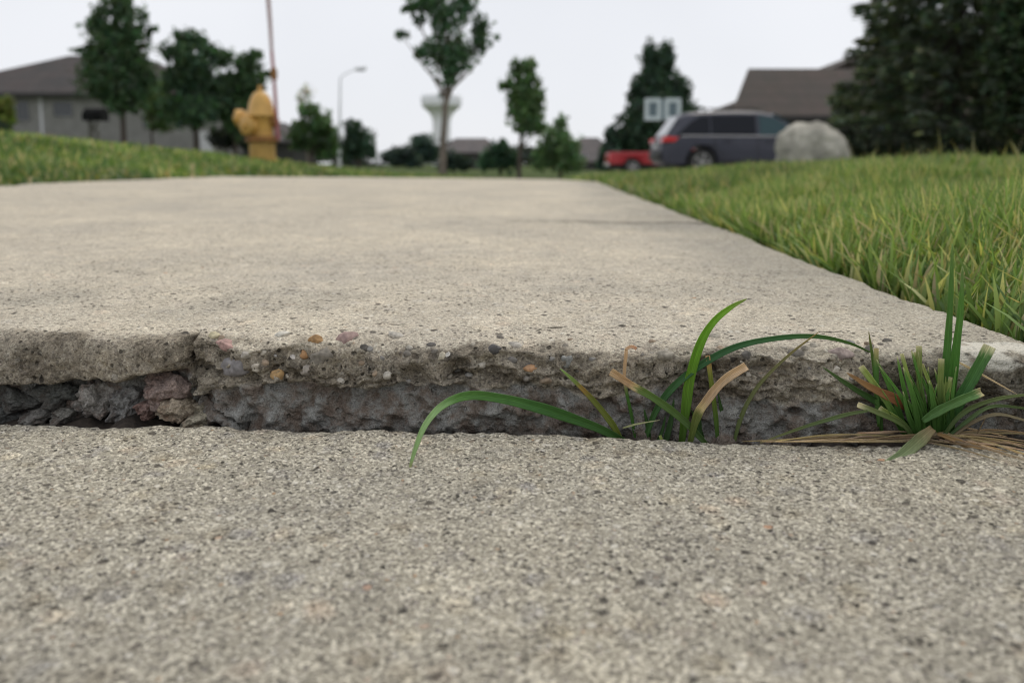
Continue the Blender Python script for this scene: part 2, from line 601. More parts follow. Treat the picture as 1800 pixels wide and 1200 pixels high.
def ground_mat():
    m, n, b = new_mat('lawn soil and thatch')
    t = N(n, 'ShaderNodeTexCoord')
    z = N(n, 'ShaderNodeTexNoise', Scale=40.0, Detail=8.0, Roughness=0.7)
    z2 = N(n, 'ShaderNodeTexNoise', Scale=0.5, Detail=4.0)
    n.links.new(t.outputs['Object'], z.inputs['Vector'])
    n.links.new(t.outputs['Object'], z2.inputs['Vector'])
    c = ramp(n, z.outputs['Fac'], [(0.3, (0.035, 0.05, 0.014)), (0.55, (0.07, 0.10, 0.028)), (0.75, (0.12, 0.135, 0.05))])
    c = mix(n, c, ramp(n, z2.outputs['Fac'], [(0.35, 0.8), (0.65, 1.2)]), 1.0, 'MULTIPLY')
    n.links.new(c, b.inputs['Base Color'])
    b.inputs['Roughness'].default_value = 1.0
    b.inputs['Specular IOR Level'].default_value = 0.1
    return m


M['ground'] = ground_mat()

# ------------------------------------------------------------------ sidewalk frame
YAW = math.atan((965 - 900) / FPX)
SD = Vector((math.sin(YAW), math.cos(YAW), 0))       # along the walk
SQ = Vector((math.cos(YAW), -math.sin(YAW), 0))      # across it, to the right
jl, jr = G(0, 738, 0.0), G(1800, 787, 0.0)
ql, qr = jl.dot(SQ), jr.dot(SQ)
sl, sr = jl.dot(SD), jr.dot(SD)
JS = (sr - sl) / (qr - ql)


def joint_s(q):
    return sl + (q - ql) * JS


QR, QL = 0.189, -1.287
TOPZ = 0.0360


def slab_top(q, s):
    q = np.asarray(q, float)
    s = np.asarray(s, float)
    z = TOPZ - 0.0135 * (q - QR) * sstep(0.3, 1.5, s) - 0.002 * (q - QR) * (1 - sstep(0.3, 1.5, s))
    f = np.maximum(0, s - 2.9)
    return z - 0.0190 * f * f / (f + 0.3)


def slab_px(px, py, y):
    p = P(px, py, y)
    return p.dot(SQ), p.dot(SD), p.z


# lawn silhouette (photograph columns -> slope of the line of sight over the grass)
T_PX = np.array([-900, -300, 0, 200, 370, 440, 560, 700, 860, 1000, 1100, 1200, 1300, 1400, 1500, 1650, 1800, 2200, 2800])
T_Y = np.array([214, 228, 242, 256, 270, 278, 287, 293, 301, 308, 303, 297, 290, 286, 282, 280, 278, 270, 258])
T_V = (HY - T_Y) / FPX


def ground(x, y):
    x = np.asarray(x, float)
    y = np.asarray(y, float)
    yy = np.maximum(y, 0.05)
    px = CX + FPX * x / yy * 1.0
    px = np.clip(px, -900, 2800)
    t = np.interp(px, T_PX, T_V)
    r = np.hypot(x, y)
    r = np.where(y > 0.05, r, np.abs(x))
    s = x * SD.x + y * SD.y
    q = x * SQ.x + y * SQ.y
    sc_ = np.clip(s, -3, 40)
    edge = slab_top(np.where(q < (QL + QR) / 2, QL, QR), np.maximum(sc_, 0.31)) - 0.014
    wR = q - QR
    wL = QL - q
    wd = np.maximum(wR, wL)
    left = wL > wR
    hg = np.where(left, 0.052, 0.060)
    rr = np.where(left, np.minimum(r, 9.0), np.minimum(r, 7.0))
    cone = ZC + t * rr - hg
    cone = cone + np.where(left & (px < 600), t * np.maximum(r - 9.0, 0) * 0.93, 0)
    far = np.where(left, sstep(300, 700, px), 1.0 - 0.35 * sstep(1380, 1600, px))
    drop = np.where(px > 1000, 0.36, 0.42)
    cone = cone - drop * far * sstep(8, 20, r) - 0.30 * far * sstep(20, 45, r)
    k = np.where(left, sstep(0.0, 1.6, wd), sstep(0.0, 0.45, wd))
    z = edge + (cone - edge) * k
    near = sstep(-1.5, 0.3, y)
    z = z * near + (0.03) * (1 - near)
    inside = wd < 0
    return np.where(inside, edge - 0.12 * sstep(0.0, 0.03, -wd), z)


# ------------------------------------------------------------------ ground sheet
def build_ground():
    xs = np.concatenate([-np.geomspace(600, 1.6, 70), np.arange(-1.5, 1.2, 0.03), np.geomspace(1.2, 600, 80)])
    ys = np.concatenate([[-30, -12, -6, -3, -1.5, -0.7], np.arange(-0.3, 3.0, 0.06), np.geomspace(3.0, 900, 110)])
    X, Y = np.meshgrid(xs, ys)
    Z = ground(X, Y) + 0.006 * fbm(X * 2.3, Y * 2.3, 0, 5, 3) * (np.hypot(X, Y) < 60)
    S = X * SD.x + Y * SD.y
    Q = X * SQ.x + Y * SQ.y
    Z = np.where((Q > QL - 0.02) & (Q < QR + 0.02) & (S < 20.7), np.minimum(Z, slab_top(np.clip(Q, QL, QR), np.maximum(S, 0.31)) - 0.09), Z)
    Z = np.where((Q > QL - 0.02) & (Q < QR + 0.02) & (S < 0.5), -0.11, Z)
    V = np.stack([X, Y, Z], -1).reshape(-1, 3)
    o = np_mesh('ground', V, [grid_faces(len(ys), len(xs))], M['ground'])
    tag(o, kind='structure')


build_ground()

# ------------------------------------------------------------------ near slab
def build_near_slab():
    q = np.concatenate([np.linspace(QL, -0.30, 40)[:-1], np.arange(-0.30, QR - 0.006, 0.0011), QR - 0.006 + 0.006 * np.sin(np.linspace(0, np.pi / 2, 6))])
    v = np.concatenate([np.linspace(1.9, 0.26, 30)[:-1], np.arange(0.26, 0.004, -0.0011)])
    wq_r = np.zeros(len(q))
    wq_r[-6:] = 0.006 * (1 - np.cos(np.linspace(0, np.pi / 2, 6)))
    rows_v = list(v) + [0.0025, 0.0012, 0.0004, 0.0, 0.0, 0.0, 0.0, 0.0]
    rows_w = [0.0] * len(v) + [0.0, 0.0003, 0.0008, 0.0018, 0.006, 0.015, 0.04, 0.1]
    rv, rw = np.array(rows_v), np.array(rows_w)
    Qg, Vg = np.meshgrid(q, rv)
    Wg = rw[:, None] + wq_r[None, :]
    Qn = Qg
    edge_n = 0.0011 * fbm(q * 260, 0.0, 0, 3, 4)[None, :] + 0.0007 * fbm(q * 45, 3.3, 0, 9, 3)[None, :]
    fade = np.exp(-Vg / 0.004)
    S = joint_s(Qn) - Vg + edge_n * fade
    H = 0.00035 * fbm(Qn * 420, Vg * 420, 0, 21, 3) + 0.0012 * fbm(Qn * 14, Vg * 14, 0, 33, 2) + 0.0006 * fbm(Qn * 60, Vg * 60, 0, 43, 3)
    chips = np.maximum(0, fbm(q * 90, 7.7, 0, 55, 3))[None, :] * 0.0012 * np.exp(-Vg / 0.003)
    Z = H - Wg - chips
    V = Qn[..., None] * np.array(SQ) + S[..., None] * np.array(SD)
    V[..., 2] = Z
    nr, nc = Qg.shape
    # close the right side downwards
    side = V[:, -1, :].copy()
    side[:, 2] -= 0.1
    V = np.concatenate([V, side[:, None, :]], 1)
    o = np_mesh('sidewalk', V.reshape(-1, 3), [grid_faces(nr, nc + 1)], M['slab_near'])
    tag(o, kind='structure')
    return o


near_slab = build_near_slab()

# ------------------------------------------------------------------ raised slab
LIP_D = 0.322


def lipq(px):
    """photograph column -> position across the walk at the lip"""
    lo = np.array([slab_px(x, 690, 0.337 - 0.032 * x / 1800)[0] for x in (0, 450, 900, 1350, 1800)])
    return np.interp(px, [0, 450, 900, 1350, 1800], lo)


def lipz(px, py):
    return P(px, py, 0.337 - 0.032 * px / 1800).z


ZB_PX = [(-400, 665), (0, 668), (100, 668), (150, 664), (190, 655), (215, 664), (260, 660), (300, 652), (338, 640), (350, 688), (400, 672), (440, 668), (480, 662), (540, 660), (620, 672), (700, 668), (800, 668), (870, 674), (950, 668), (1000, 676), (1060, 690), (1150, 672), (1220, 680), (1300, 690), (1400, 700), (1500, 690), (1600, 700), (1800, 695)]
ZB_Q = np.array([lipq(a) if a >= 0 else lipq(0) - 0.1 for a, b in ZB_PX])
ZB_Z = np.array([lipz(max(a, 0), b) for a, b in ZB_PX])


def build_far_slab():
    q = np.concatenate([[QL, QL + 0.002, QL + 0.006], np.linspace(QL + 0.02, -0.32, 60)[:-1], np.arange(-0.32, QR - 0.008, 0.0009), QR - 0.008 + 0.008 * np.sin(np.linspace(0, np.pi / 2, 8))])
    wq = np.zeros(len(q))
    wq[-8:] = 0.008 * (1 - np.cos(np.linspace(0, np.pi / 2, 8)))
    wq[0], wq[1] = 0.006, 0.002
    topv = np.concatenate([np.geomspace(20.6, 1.2, 70)[:-1], np.arange(1.2, 0.75, -0.008), np.arange(0.75, 0.50, -0.004), np.geomspace(0.50, 0.06, 90)[:-1], np.arange(0.06, 0.0, -0.0008)])
    downw = np.concatenate([np.arange(0.0, 0.052, 0.0006), [0.056, 0.07, 0.09, 0.13]])
    nt_, nd = len(topv), len(downw)
    rv = np.concatenate([topv, np.zeros(nd)])
    rw = np.concatenate([np.zeros(nt_), downw])
    Qg, Vg = np.meshgrid(q, rv)
    Wg = np.repeat(rw[:, None], len(q), 1)
    gap = 0.009
    S = joint_s(Qg) + gap + Vg
    Zt = slab_top(Qg, S) - 0.0031 * np.exp(-(Vg / 0.042) ** 2)     # the worn edge sags
    px_chip = sstep(lipq(318), lipq(352), Qg) * (1 - 0.55 * sstep(lipq(1350), lipq(1650), Qg))
    # --- rounded nose: pull top rows down near the edge, push face rows back near the top
    rad_s = 0.020 + 0.008 * fbm(Qg * 30, 1.0, 0, 61, 2)
    rad_z = 0.0100 + 0.003 * fbm(Qg * 40, 5.0, 0, 63, 2)
    t = np.clip(1 - Vg / rad_s, 0, 1)
    drop = rad_z * (1 - np.sqrt(np.clip(1 - t ** 2.8, 0, 1)))
    depth = Wg + drop
    # below the nose: the underside and the broken inner face
    zrow = Zt - depth
    zb = np.interp(Qg, ZB_Q, ZB_Z) + 0.0011 * fbm(Qg * 150, 2.0, 0, 71, 4)
    below = sstep(0.0010, -0.0012, zrow - zb)
    void = 1 - sstep(lipq(325), lipq(352), Qg)
    back = below * (0.0058 + 0.0075 * void)
    back = back + below * 0.0045 * sstep(0.0, -0.012, zrow - zb) * (1 - void) * -0.7
    # relief
    N1 = fbm(Qg * 130, zrow * 130 + Vg * 130, Vg * 90, 81, 5, 0.55)
    N2 = fbm(Qg * 420, zrow * 420 + Vg * 300, 0.3, 91, 3)
    N3 = fbm(Qg * 40, zrow * 60, 0.7, 95, 3)
    rim = np.exp(-Vg / 0.010) * (1 - below)
    amp = 0.0009 + 0.0028 * px_chip
    # terraced flakes along the spalled rim
    terr = fbm(Qg * 55, depth * 260, 0.1, 101, 4)
    terr = np.round(terr * 3) / 3 * 0.6 + terr * 0.4
    bk = back + rim * (amp * (0.8 - 1.1 * N1) + px_chip * 0.0030 * (0.6 - terr)) - rim * 0.0008 * N2 + rim * px_chip * 0.004 * np.maximum(0, fbm(Qg * 110, zrow * 190, 0.9, 97, 3) - 0.32) + below * (0.0030 * N1 + 0.0024 * N3 + 0.0009 * N2)
    S = S + np.where(Wg > 0, bk, bk * np.exp(-Vg / 0.004))
    zn = 0.0
    chipz = px_chip * np.exp(-Vg / 0.011) * (0.0012 + 0.0022 * np.maximum(0, fbm(Qg * 70, Vg * 160, 0, 111, 4) + 0.25))
    Z = zrow - np.where(Wg > 0, chipz * np.exp(-Wg / 0.01), chipz)
    Z = Z + (Wg == 0) * (0.00022 * fbm(Qg * 500, Vg * 500, 0, 121, 2) + 0.0004 * fbm(Qg * 90, Vg * 90, 0, 123, 3) + 0.0012 * fbm(Qg * 6, Vg * 6, 0, 127, 3) * sstep(0.02, 0.2, Vg))
    # vertical crack and a smaller branching one
    qc = lipq(346) + 0.0012 * fbm(zrow * 240, 0.0, 0, 131, 3)
    ck = np.exp(-((Qg - qc) / 0.0011) ** 2) * sstep(0.02, 0.006, Vg)
    S = S + ck * 0.010
    Z = Z - ck * 0.002 * (Wg == 0)
    q2 = np.interp(zrow, [lipz(400, 735), lipz(400, 722), lipz(385, 705), lipz(352, 685)], [lipq(440), lipq(412), lipq(382), lipq(350)])
    ck2 = np.exp(-((Qg - q2) / 0.0009) ** 2) * (zrow < lipz(352, 683)) * below
    S = S + ck2 * 0.006
    # hollow at the top of the lip and an overhanging ledge right of centre
    for hx, hy, hr, hd in ((985, 603, 0.0030, 0.004), (380, 597, 0.0045, 0.004), (1490, 625, 0.005, 0.005), (1578, 660, 0.0035, 0.006), (1180, 655, 0.004, 0.004), (1395, 715, 0.0016, 0.008), (612, 602, 0.002, 0.002), (690, 596, 0.003, 0.002), (740, 655, 0.005, 0.003), (520, 648, 0.004, 0.003)):
        hq, hz = lipq(hx), lipz(hx, hy)
        d2 = ((Qg - hq) / (hr * 1.5)) ** 2 + ((zrow - hz) / hr) ** 2
        S = S + hd * np.exp(-d2 * (1 + 0.4 * N2)) * (Vg < 0.03)
    # contraction joints and an old crack across the walk
    Sj = joint_s(Qg) + gap + Vg
    crack_s = P(1000, 390, 1.0)
    cs = G(1000, 391, TOPZ).dot(SD) + 0.012 * fbm(Qg * 9, 0, 0, 141, 3)
    cw = sstep(-0.06, -0.01, Qg)
    ckk = np.exp(-((Sj - cs) / 0.006) ** 2) * cw
    Z = Z - 0.005 * ckk
    for jk in range(1, 14):
        js = 0.31 + 1.52 * jk
        Z = Z - 0.006 * np.exp(-((Sj - js) / 0.02) ** 2)
    Z = Z - np.repeat(wq[None, :], len(rv), 0) * (1 + 0.6 * fbm(Qg * 0 + Vg * 40, 3.0, 0, 151, 3))
    Q2 = Qg + 0.011 * sstep(0.10, 0.185, Qg) * np.exp(-(Vg / 0.06) ** 2)
    edge_r = np.exp(-(QR - Qg) / 0.012)
    Q2 = Q2 - edge_r * (0.0022 * fbm(Vg * 60, 1.5, 0, 161, 4) + 0.004 * np.maximum(0, fbm(Vg * 14, 7.5, 0, 163, 3) - 0.25)) * (Vg < 3)
    V = Q2[..., None] * np.array(SQ) + S[..., None] * np.array(SD)
    V[..., 2] = Z
    # colour zones: r broken face, g spalled rim, b stain
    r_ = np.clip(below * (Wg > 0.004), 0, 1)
    g_ = np.clip(sstep(0.013, 0.002, Vg + 0.005 * fbm(Qg * 70, Vg * 200, 0, 171, 3)) * (0.7 + 0.3 * sstep(-0.3, 0.4, fbm(Qg * 60, zrow * 60, 0, 173, 3))), 0, 1) * (1 - r_)
    g_ = np.maximum(g_, np.clip(np.exp(-((Sj - cs) / 0.011) ** 2) * cw * (0.9 + 0.6 * fbm(Qg * 20, 2.2, 0, 191, 3)) + 0.9 * np.exp(-((Sj - cs - 0.10) / 0.012) ** 2) * sstep(0.09, 0.13, Qg) * (0.7 + 0.6 * fbm(Qg * 30, 4.2, 0, 193, 2)), 0, 1))
    edge_stain = sstep(0.16, 0.01, QR - Qg + 0.03 * fbm(Qg * 12, Vg * 7, 0, 181, 3)) * 0.8
    mid_stain = sstep(0.15, 0.75, fbm(Qg * 14, Vg * 14, 0, 183, 3)) * sstep(0.30, 0.02, Vg) * 0.5 + 0.12 * sstep(0.1, 0.8, fbm(Qg * 3.5, Vg * 3.5, 0, 185, 4))
    st2 = np.exp(-((Sj - cs + 0.02) / 0.035) ** 2) * cw * (0.5 + 0.5 * fbm(Qg * 25, Sj * 25, 0, 187, 3)) + ckk
    b_ = np.clip(np.maximum(edge_stain, mid_stain) + 0.9 * np.clip(st2, 0, 1) * sstep(-0.1, 0.1, Qg), 0, 1) * (1 - r_)
    pale = np.zeros_like(r_)
    for hx, hy, rx_, ry_ in ((1700, 622, 0.0075, 0.0045), (1752, 606, 0.006, 0.003), (1640, 640, 0.005, 0.006), (1655, 600, 0.004, 0.003)):
        hq, hz = lipq(hx), lipz(hx, hy)
        dd = ((Qg - hq) / rx_) ** 2 + ((zrow - hz) / ry_) ** 2
        pale = np.maximum(pale, sstep(1.15, 0.5, dd + 0.7 * N1 + 0.3 * N2) * (Vg < 0.02))
    zone = np.stack([r_, g_, b_, pale], -1)
    side = V[:, -1:, :].copy()
    side[..., 2] -= 0.11
    sideL = V[:, :1, :].copy()
    sideL[..., 2] -= 0.14
    V = np.concatenate([sideL, V, side], 1)
    zone = np.concatenate([zone[:, :1], zone, zone[:, -1:]], 1)
    nr, nc = V.shape[:2]
    o = np_mesh('sidewalk', V.reshape(-1, 3), [grid_faces(nr, nc)], M['slab_far'], attrs={'zone': ('POINT', zone.reshape(-1, 4))})
    tag(o, kind='structure')
    return o


far_slab = build_far_slab()

# soil at the bottom of the gap
def build_soil():
    q = np.arange(-0.36, QR + 0.012, 0.0016)
    u = np.linspace(-0.004, 0.045, 26)
    Qg, Ug = np.meshgrid(q, u)
    S = joint_s(Qg) + Ug
    Z = -0.006 + 0.0028 * fbm(Qg * 90, Ug * 90, 0, 201, 4) + 0.001 * sstep(lipq(440), lipq(300), Qg) + 0.004 * sstep(lipq(1350), lipq(1600), Qg)
    V = Qg[..., None] * np.array(SQ) + S[..., None] * np.array(SD)
    V[..., 2] = Z
    o = np_mesh('soil', V.reshape(-1, 3), [grid_faces(*Qg.shape)], M['soil'])
    tag(o, kind='structure')


build_soil()


# ------------------------------------------------------------------ stones
def rock_mesh(name, rx, ry, rz, seed, mat, rough=0.25, sub=3, facets=True, parent=None):
    bm = bmesh.new()
    bmesh.ops.create_icosphere(bm, subdivisions=sub, radius=1)
    co = np.array([v.co[:] for v in bm.verts])
    rg = np.random.default_rng(seed)
    if facets:
        for k in range(9):      # flatten random sides into fracture faces
            nrm = rg.normal(size=3)
            nrm /= np.linalg.norm(nrm)
            lim = rg.uniform(0.62, 0.92)
            d = co @ nrm
            co = co - np.maximum(0, d - lim)[:, None] * nrm * 0.92
    nse = fbm(co[:, 0] * 1.6 + seed, co[:, 1] * 1.6, co[:, 2] * 1.6, seed, 4)
    co = co * (1 + rough * 0.55 * nse + (0.10 * fbm(co[:, 0] * 5 + seed, co[:, 1] * 5, co[:, 2] * 5, seed + 3, 3) if sub > 4 and rough > 0.4 else 0))[:, None]
    co = co * np.array([rx, ry, rz])
    for v, c in zip(bm.verts, co):
        v.co = c
    for f in bm.faces:
        f.smooth = True
    me = bpy.data.meshes.new(name)
    bm.to_mesh(me)
    bm.free()
    me.materials.append(mat)
    o = bpy.data.objects.new(name, me)
    col.objects.link(o)
    if parent:
        o.parent = parent
    return o


def tinted(name, c, scale=260, var=0.4, rough=0.9):
    return plain(name, c, rough, var, scale, bump=0.0008)


RUB = [  # px, py, rx px, ry px, tint, label
    (40, 700, 40, 26, (0.055, 0.055, 0.05), 'dark angular rubble stone at the far left end of the gap'),
    (15, 728, 38, 18, (0.07, 0.072, 0.068), 'low flat rubble stone at the bottom left corner of the gap'),
    (70, 724, 24, 15, (0.11, 0.105, 0.095), 'small grey rubble stone right of the flat stone at the left of the gap'),
    (112, 690, 40, 26, (0.06, 0.062, 0.056), 'dark wide rubble stone tucked high under the overhanging slab edge'),
    (122, 724, 22, 16, (0.13, 0.125, 0.11), 'small pale rubble stone left of the big rounded stone'),
    (175, 705, 34, 40, (0.17, 0.16, 0.145), 'biggest rounded grey rubble stone in the gap'),
    (222, 712, 26, 32, (0.15, 0.148, 0.14), 'grey rubble stone touching the right side of the big rounded stone'),
    (274, 712, 18, 14, (0.16, 0.11, 0.095), 'small reddish rubble stone between grey stones in the gap'),
    (296, 682, 36, 28, (0.15, 0.115, 0.10), 'reddish brown rubble chunk left of the vertical crack'),
    (318, 718, 32, 22, (0.21, 0.175, 0.13), 'tan rubble stone below the reddish brown chunk'),
    (364, 728, 36, 24, (0.20, 0.18, 0.135), 'tan brown wedge of rubble below the crack in the slab face'),
]
# pebbles bedded in the chipped rim of the raised slab (parts of the slab)
def rubble_mat(tint):
    m, n, b = new_mat('broken concrete')
    t = N(n, 'ShaderNodeTexCoord')
    z1 = N(n, 'ShaderNodeTexNoise', Scale=130.0, Detail=6.0, Roughness=0.65)
    z2 = N(n, 'ShaderNodeTexNoise', Scale=1100.0, Detail=3.0, Roughness=0.7)
    vo = N(n, 'ShaderNodeTexVoronoi', Scale=420.0)
    for q in (z1, z2, vo):
        n.links.new(t.outputs['Object'], q.inputs['Vector'])
    lo, hi = tuple(x * 0.6 for x in tint), tuple(x * 1.5 for x in tint)
    c = ramp(n, z1.outputs['Fac'], [(0.32, (lo[0] * 1.15, lo[1] * .9, lo[2] * .8)), (0.5, tint), (0.7, hi)])
    c = mix(n, c, ramp(n, z2.outputs['Fac'], [(0.3, 0.5), (0.5, 1.0), (0.72, 1.6)]), 1.0, 'MULTIPLY')
    n.links.new(c, b.inputs['Base Color'])
    b.inputs['Roughness'].default_value = 0.95
    h = math_(n, 'ADD', z1.outputs['Fac'], math_(n, 'ADD', math_(n, 'MULTIPLY', z2.outputs['Fac'], 0.35), math_(n, 'MULTIPLY', vo.outputs['Distance'], 0.4)))
    bp = N(n, 'ShaderNodeBump', Strength=1.0, Distance=0.002)
    n.links.new(h, bp.inputs['Height'])
    n.links.new(bp.outputs[0], b.inputs['Normal'])
    return m


for i, (px, py, rx, ry, tint, lab) in enumerate(RUB):
    d = 0.3425 - 0.032 * px / 1800 + (0.001 if py < 700 else 0.0) - (0.004 if 280 < px < 340 else 0.0)
    if px > 340:
        d -= 0.003
    p = P(px, py, d)
    k = d / FPX
    mt = rubble_mat(tuple(x * 1.5 for x in tint))
    o = rock_mesh('rubble_stone', rx * k * 1.12, 0.012, ry * k * 1.12, 40 + i, mt, 0.62, 5)
    o.location = p
    o.rotation_euler = (0, 0, random.uniform(-0.2, 0.2))
    tag(o, lab, 'rubble', 'broken rubble in the gap between the slabs')

PEB = [  # px, py, rx, ry, tint
    (374, 592, 15, 9, (0.58, 0.52, 0.33)), (398, 606, 24, 9, (0.46, 0.27, 0.24)), (555, 600, 15, 11, (0.36, 0.19, 0.055)),
    (534, 623, 10, 8, (0.50, 0.26, 0.10)), (485, 659, 13, 11, (0.50, 0.30, 0.11)), (608, 598, 23, 13, (0.38, 0.25, 0.23)),
    (514, 630, 8, 7, (0.66, 0.62, 0.57)), (492, 589, 20, 6, (0.66, 0.63, 0.55)), (700, 590, 20, 7, (0.58, 0.54, 0.47)),
    (563, 628, 22, 17, (0.19, 0.17, 0.14)), (418, 642, 32, 17, (0.23, 0.22, 0.23)), (868, 614, 14, 9, (0.035, 0.037, 0.045)),
    (932, 648, 14, 7, (0.56, 0.30, 0.14)), (540, 650, 16, 9, (0.42, 0.38, 0.33)), (777, 628, 10, 8, (0.52, 0.47, 0.36)),
    (1000, 634, 14, 12, (0.25, 0.26, 0.25)), (788, 625, 6, 6, (0.62, 0.60, 0.55)), (1475, 622, 26, 12, (0.36, 0.28, 0.26)),
    (640, 612, 9, 6, (0.06, 0.055, 0.05)),
    (432, 622, 12, 7, (0.50, 0.46, 0.40)), (720, 612, 10, 6, (0.45, 0.42, 0.36)), (905, 606, 14, 6, (0.55, 0.51, 0.45)),
]
rgp = np.random.default_rng(77)
for k in range(70):
    px_ = rgp.uniform(355, 1560)
    py_ = rgp.uniform(588, 672)
    r_ = rgp.uniform(3.0, 8.5) * (1.0 if rgp.random() < 0.85 else 1.5)
    c_ = np.array([(0.30, 0.27, 0.22), (0.17, 0.155, 0.135), (0.44, 0.40, 0.33), (0.24, 0.235, 0.225), (0.10, 0.095, 0.09), (0.34, 0.25, 0.17), (0.56, 0.52, 0.45)][rgp.integers(0, 7)]) * rgp.uniform(0.8, 1.15)
    PEB.append((px_, py_, r_ * rgp.uniform(1.0, 1.6), r_ * 0.8, tuple(c_)))
far_root = far_slab
dep = bpy.context.evaluated_depsgraph_get()
dep.update()


def hit_slab(px, py):
    dr = ray(px, py).normalized()
    ok, loc, nrm, _ = far_slab.ray_cast(Vector((0, 0, ZC)), dr)
    return (loc, nrm) if ok else (P(px, py, LIP_D), Vector((0, -1, 0)))


for i, (px, py, rx, ry, tint) in enumerate(PEB):
    loc, nrm = hit_slab(px, py)
    k = loc.y / FPX
    tint = tuple(0.72 * a + 0.28 * b for a, b in zip(tint, (0.20, 0.18, 0.15)))
    o = rock_mesh('pebble', rx * k, 0.5 * (rx + ry) * k * 0.75, ry * k * 1.15, 80 + i, tinted('pebble tint', tint, 500, 0.35, 0.8), 0.3, 3, parent=far_root)
    o.location = loc + Vector((0, 0.46 * ry * k, -0.12 * ry * k))
    o.rotation_euler = (0, random.uniform(-0.3, 0.3), random.uniform(-0.5, 0.5))

# reddish fragment lying against the broken face
pf = P(826, 738, 0.3235)
o = rock_mesh('brick_fragment', 0.0052, 0.005, 0.0058, 301, M['brick_red'], 0.25, 4)
o.location = pf
tag(o, 'small rusty red brick fragment in the gap under the long arching grass blade', 'brick fragment')

# ------------------------------------------------------------------ grass blades in the joint
GREEN_D = (0.030, 0.075, 0.016)
GREEN_M = (0.052, 0.125, 0.022)
GREEN_B = (0.105, 0.235, 0.018)
OLIVE = (0.10, 0.12, 0.025)
YELG = (0.20, 0.24, 0.06)
GREY_G = (0.15, 0.21, 0.11)
TAN = (0.42, 0.27, 0.13)
TANL = (0.56, 0.46, 0.30)
BROWN = (0.20, 0.09, 0.035)
DARKB = (0.07, 0.045, 0.025)


def catmull(pts, n):
    pts = np.array(pts, float)
    Pp = np.vstack([2 * pts[0] - pts[1], pts, 2 * pts[-1] - pts[-2]])
    outp = []
    for i in range(1, len(Pp) - 2):
        p0, p1, p2, p3 = Pp[i - 1:i + 3]
        for t in np.linspace(0, 1, n, endpoint=False):
            outp.append(0.5 * ((2 * p1) + (-p0 + p2) * t + (2 * p0 - 5 * p1 + 4 * p2 - p3) * t * t + (-p0 + 3 * p1 - 3 * p2 + p3) * t ** 3))
    outp.append(Pp[-2])
    return np.array(outp)


def blade(parent, pts, width, cols, blunt=False, fold=0.35, twist=0.0, name='blade', thick=0.0, seed=0):
    """pts: (px, py, y) along the blade from its base; width in photograph pixels"""
    W = [np.array(P(a, b, c - (0.0035 if c > 0.2915 else 0.0))) for a, b, c in pts]
    C = catmull(W, 7)
    n = len(C)
    t = np.linspace(0, 1, n)
    k = C[:, 1] / FPX
    if blunt:
        wp = 0.55 + 0.45 * np.minimum(1, t * 4)
    else:
        wp = (0.6 + 0.4 * np.minimum(1, t * 4)) * np.clip((1 - t) ** 0.55 * 1.25, 0.03, 1)
    hw = 0.5 * width * (0.76 if not blunt else 0.62) * k * wp
    T = np.gradient(C, axis=0)
    T /= np.linalg.norm(T, axis=1)[:, None]
    view = C - np.array([0, 0, ZC])
    view /= np.linalg.norm(view, axis=1)[:, None]
    A = np.cross(T, view)
    A /= np.linalg.norm(A, axis=1)[:, None] + 1e-9
    Nn = np.cross(A, T)
    tw = twist * t
    A2 = A * np.cos(tw)[:, None] + Nn * np.sin(tw)[:, None]
    N2 = np.cross(A2, T)
    rg = np.random.default_rng(seed)
    # five points across: a folded midrib and slightly rippled margins
    xs = np.linspace(-1, 1, 13)
    dz = 1 - np.abs(xs) ** 1.3
    V = []
    cc = []
    stops = np.array([c[0] for c in cols])
    cv = np.array([c[1] for c in cols])
    for j in range(13):
        rip = 1 + 0.05 * np.sin(t * 23 + j + seed)
        V.append(C + A2 * (hw * xs[j] * rip)[:, None] + N2 * (hw * fold * dz[j])[:, None])
        tj = t + 0.012 * rg.normal(size=n)
        c = (1.65 if name == 'blade' else 1.4) * np.stack([np.interp(tj, stops, cv[:, i]) for i in range(3)], -1)
        stri = (1.3 if j == 6 else (0.86 if j % 2 else 1.1)) * (1 + 0.08 * rg.normal(size=(n, 1)))
        cc.append(c * stri)
    V = np.stack(V, 1)
    cc = np.stack(cc, 1)
    o = np_mesh(name, V.reshape(-1, 3), [grid_faces(n, 13)], M['blade'], parent, attrs={'tint': ('POINT', np.clip(cc.reshape(-1, 3), 0.004, 1))})
    md = o.modifiers.new('thickness', 'SOLIDIFY')
    md.thickness = 0.00025
    md.offset = 0
    return o


def tuft(name, px, py, y, label):
    # the tuft's origin is where it roots; its blades keep world coordinates
    return empty(name, (0, 0, 0), label, 'grass tuft')


def yj(px):
    return P(px, 780, 0.327 - 0.0324 * px / 1800).y


t1 = tuft('grass_tuft', 1200, 790, 0.306, 'thin grass tuft in the joint with one long blade arching left over the lower slab')
J = 0.307
blade(t1, [(1112, 785, J), (1060, 756, .303), (1010, 737, .299), (950, 717, .294), (885, 701, .289), (825, 695, .284), (780, 711, .279), (748, 746, .275), (728, 795, .270), (717, 838, .2655)], 25, [(0, GREEN_D), (.35, (0.035, 0.10, 0.02)), (.6, (0.07, 0.16, 0.035)), (.72, (0.22, 0.33, 0.15)), (.92, (0.17, 0.26, 0.10)), (1, (0.2, 0.13, 0.07))], fold=0.3, seed=1)  # paler outer part: the blade's sheen is put into its colour
blade(t1, [(1100, 790, J), (1078, 748, J), (1045, 706, .308), (1012, 672, .309), (985, 648, .309)], 15, [(0, (0.10, 0.13, 0.02)), (.55, (0.10, 0.115, 0.02)), (.66, (0.22, 0.13, 0.03)), (.75, (0.12, 0.17, 0.04)), (1, (0.20, 0.30, 0.09))], seed=2)
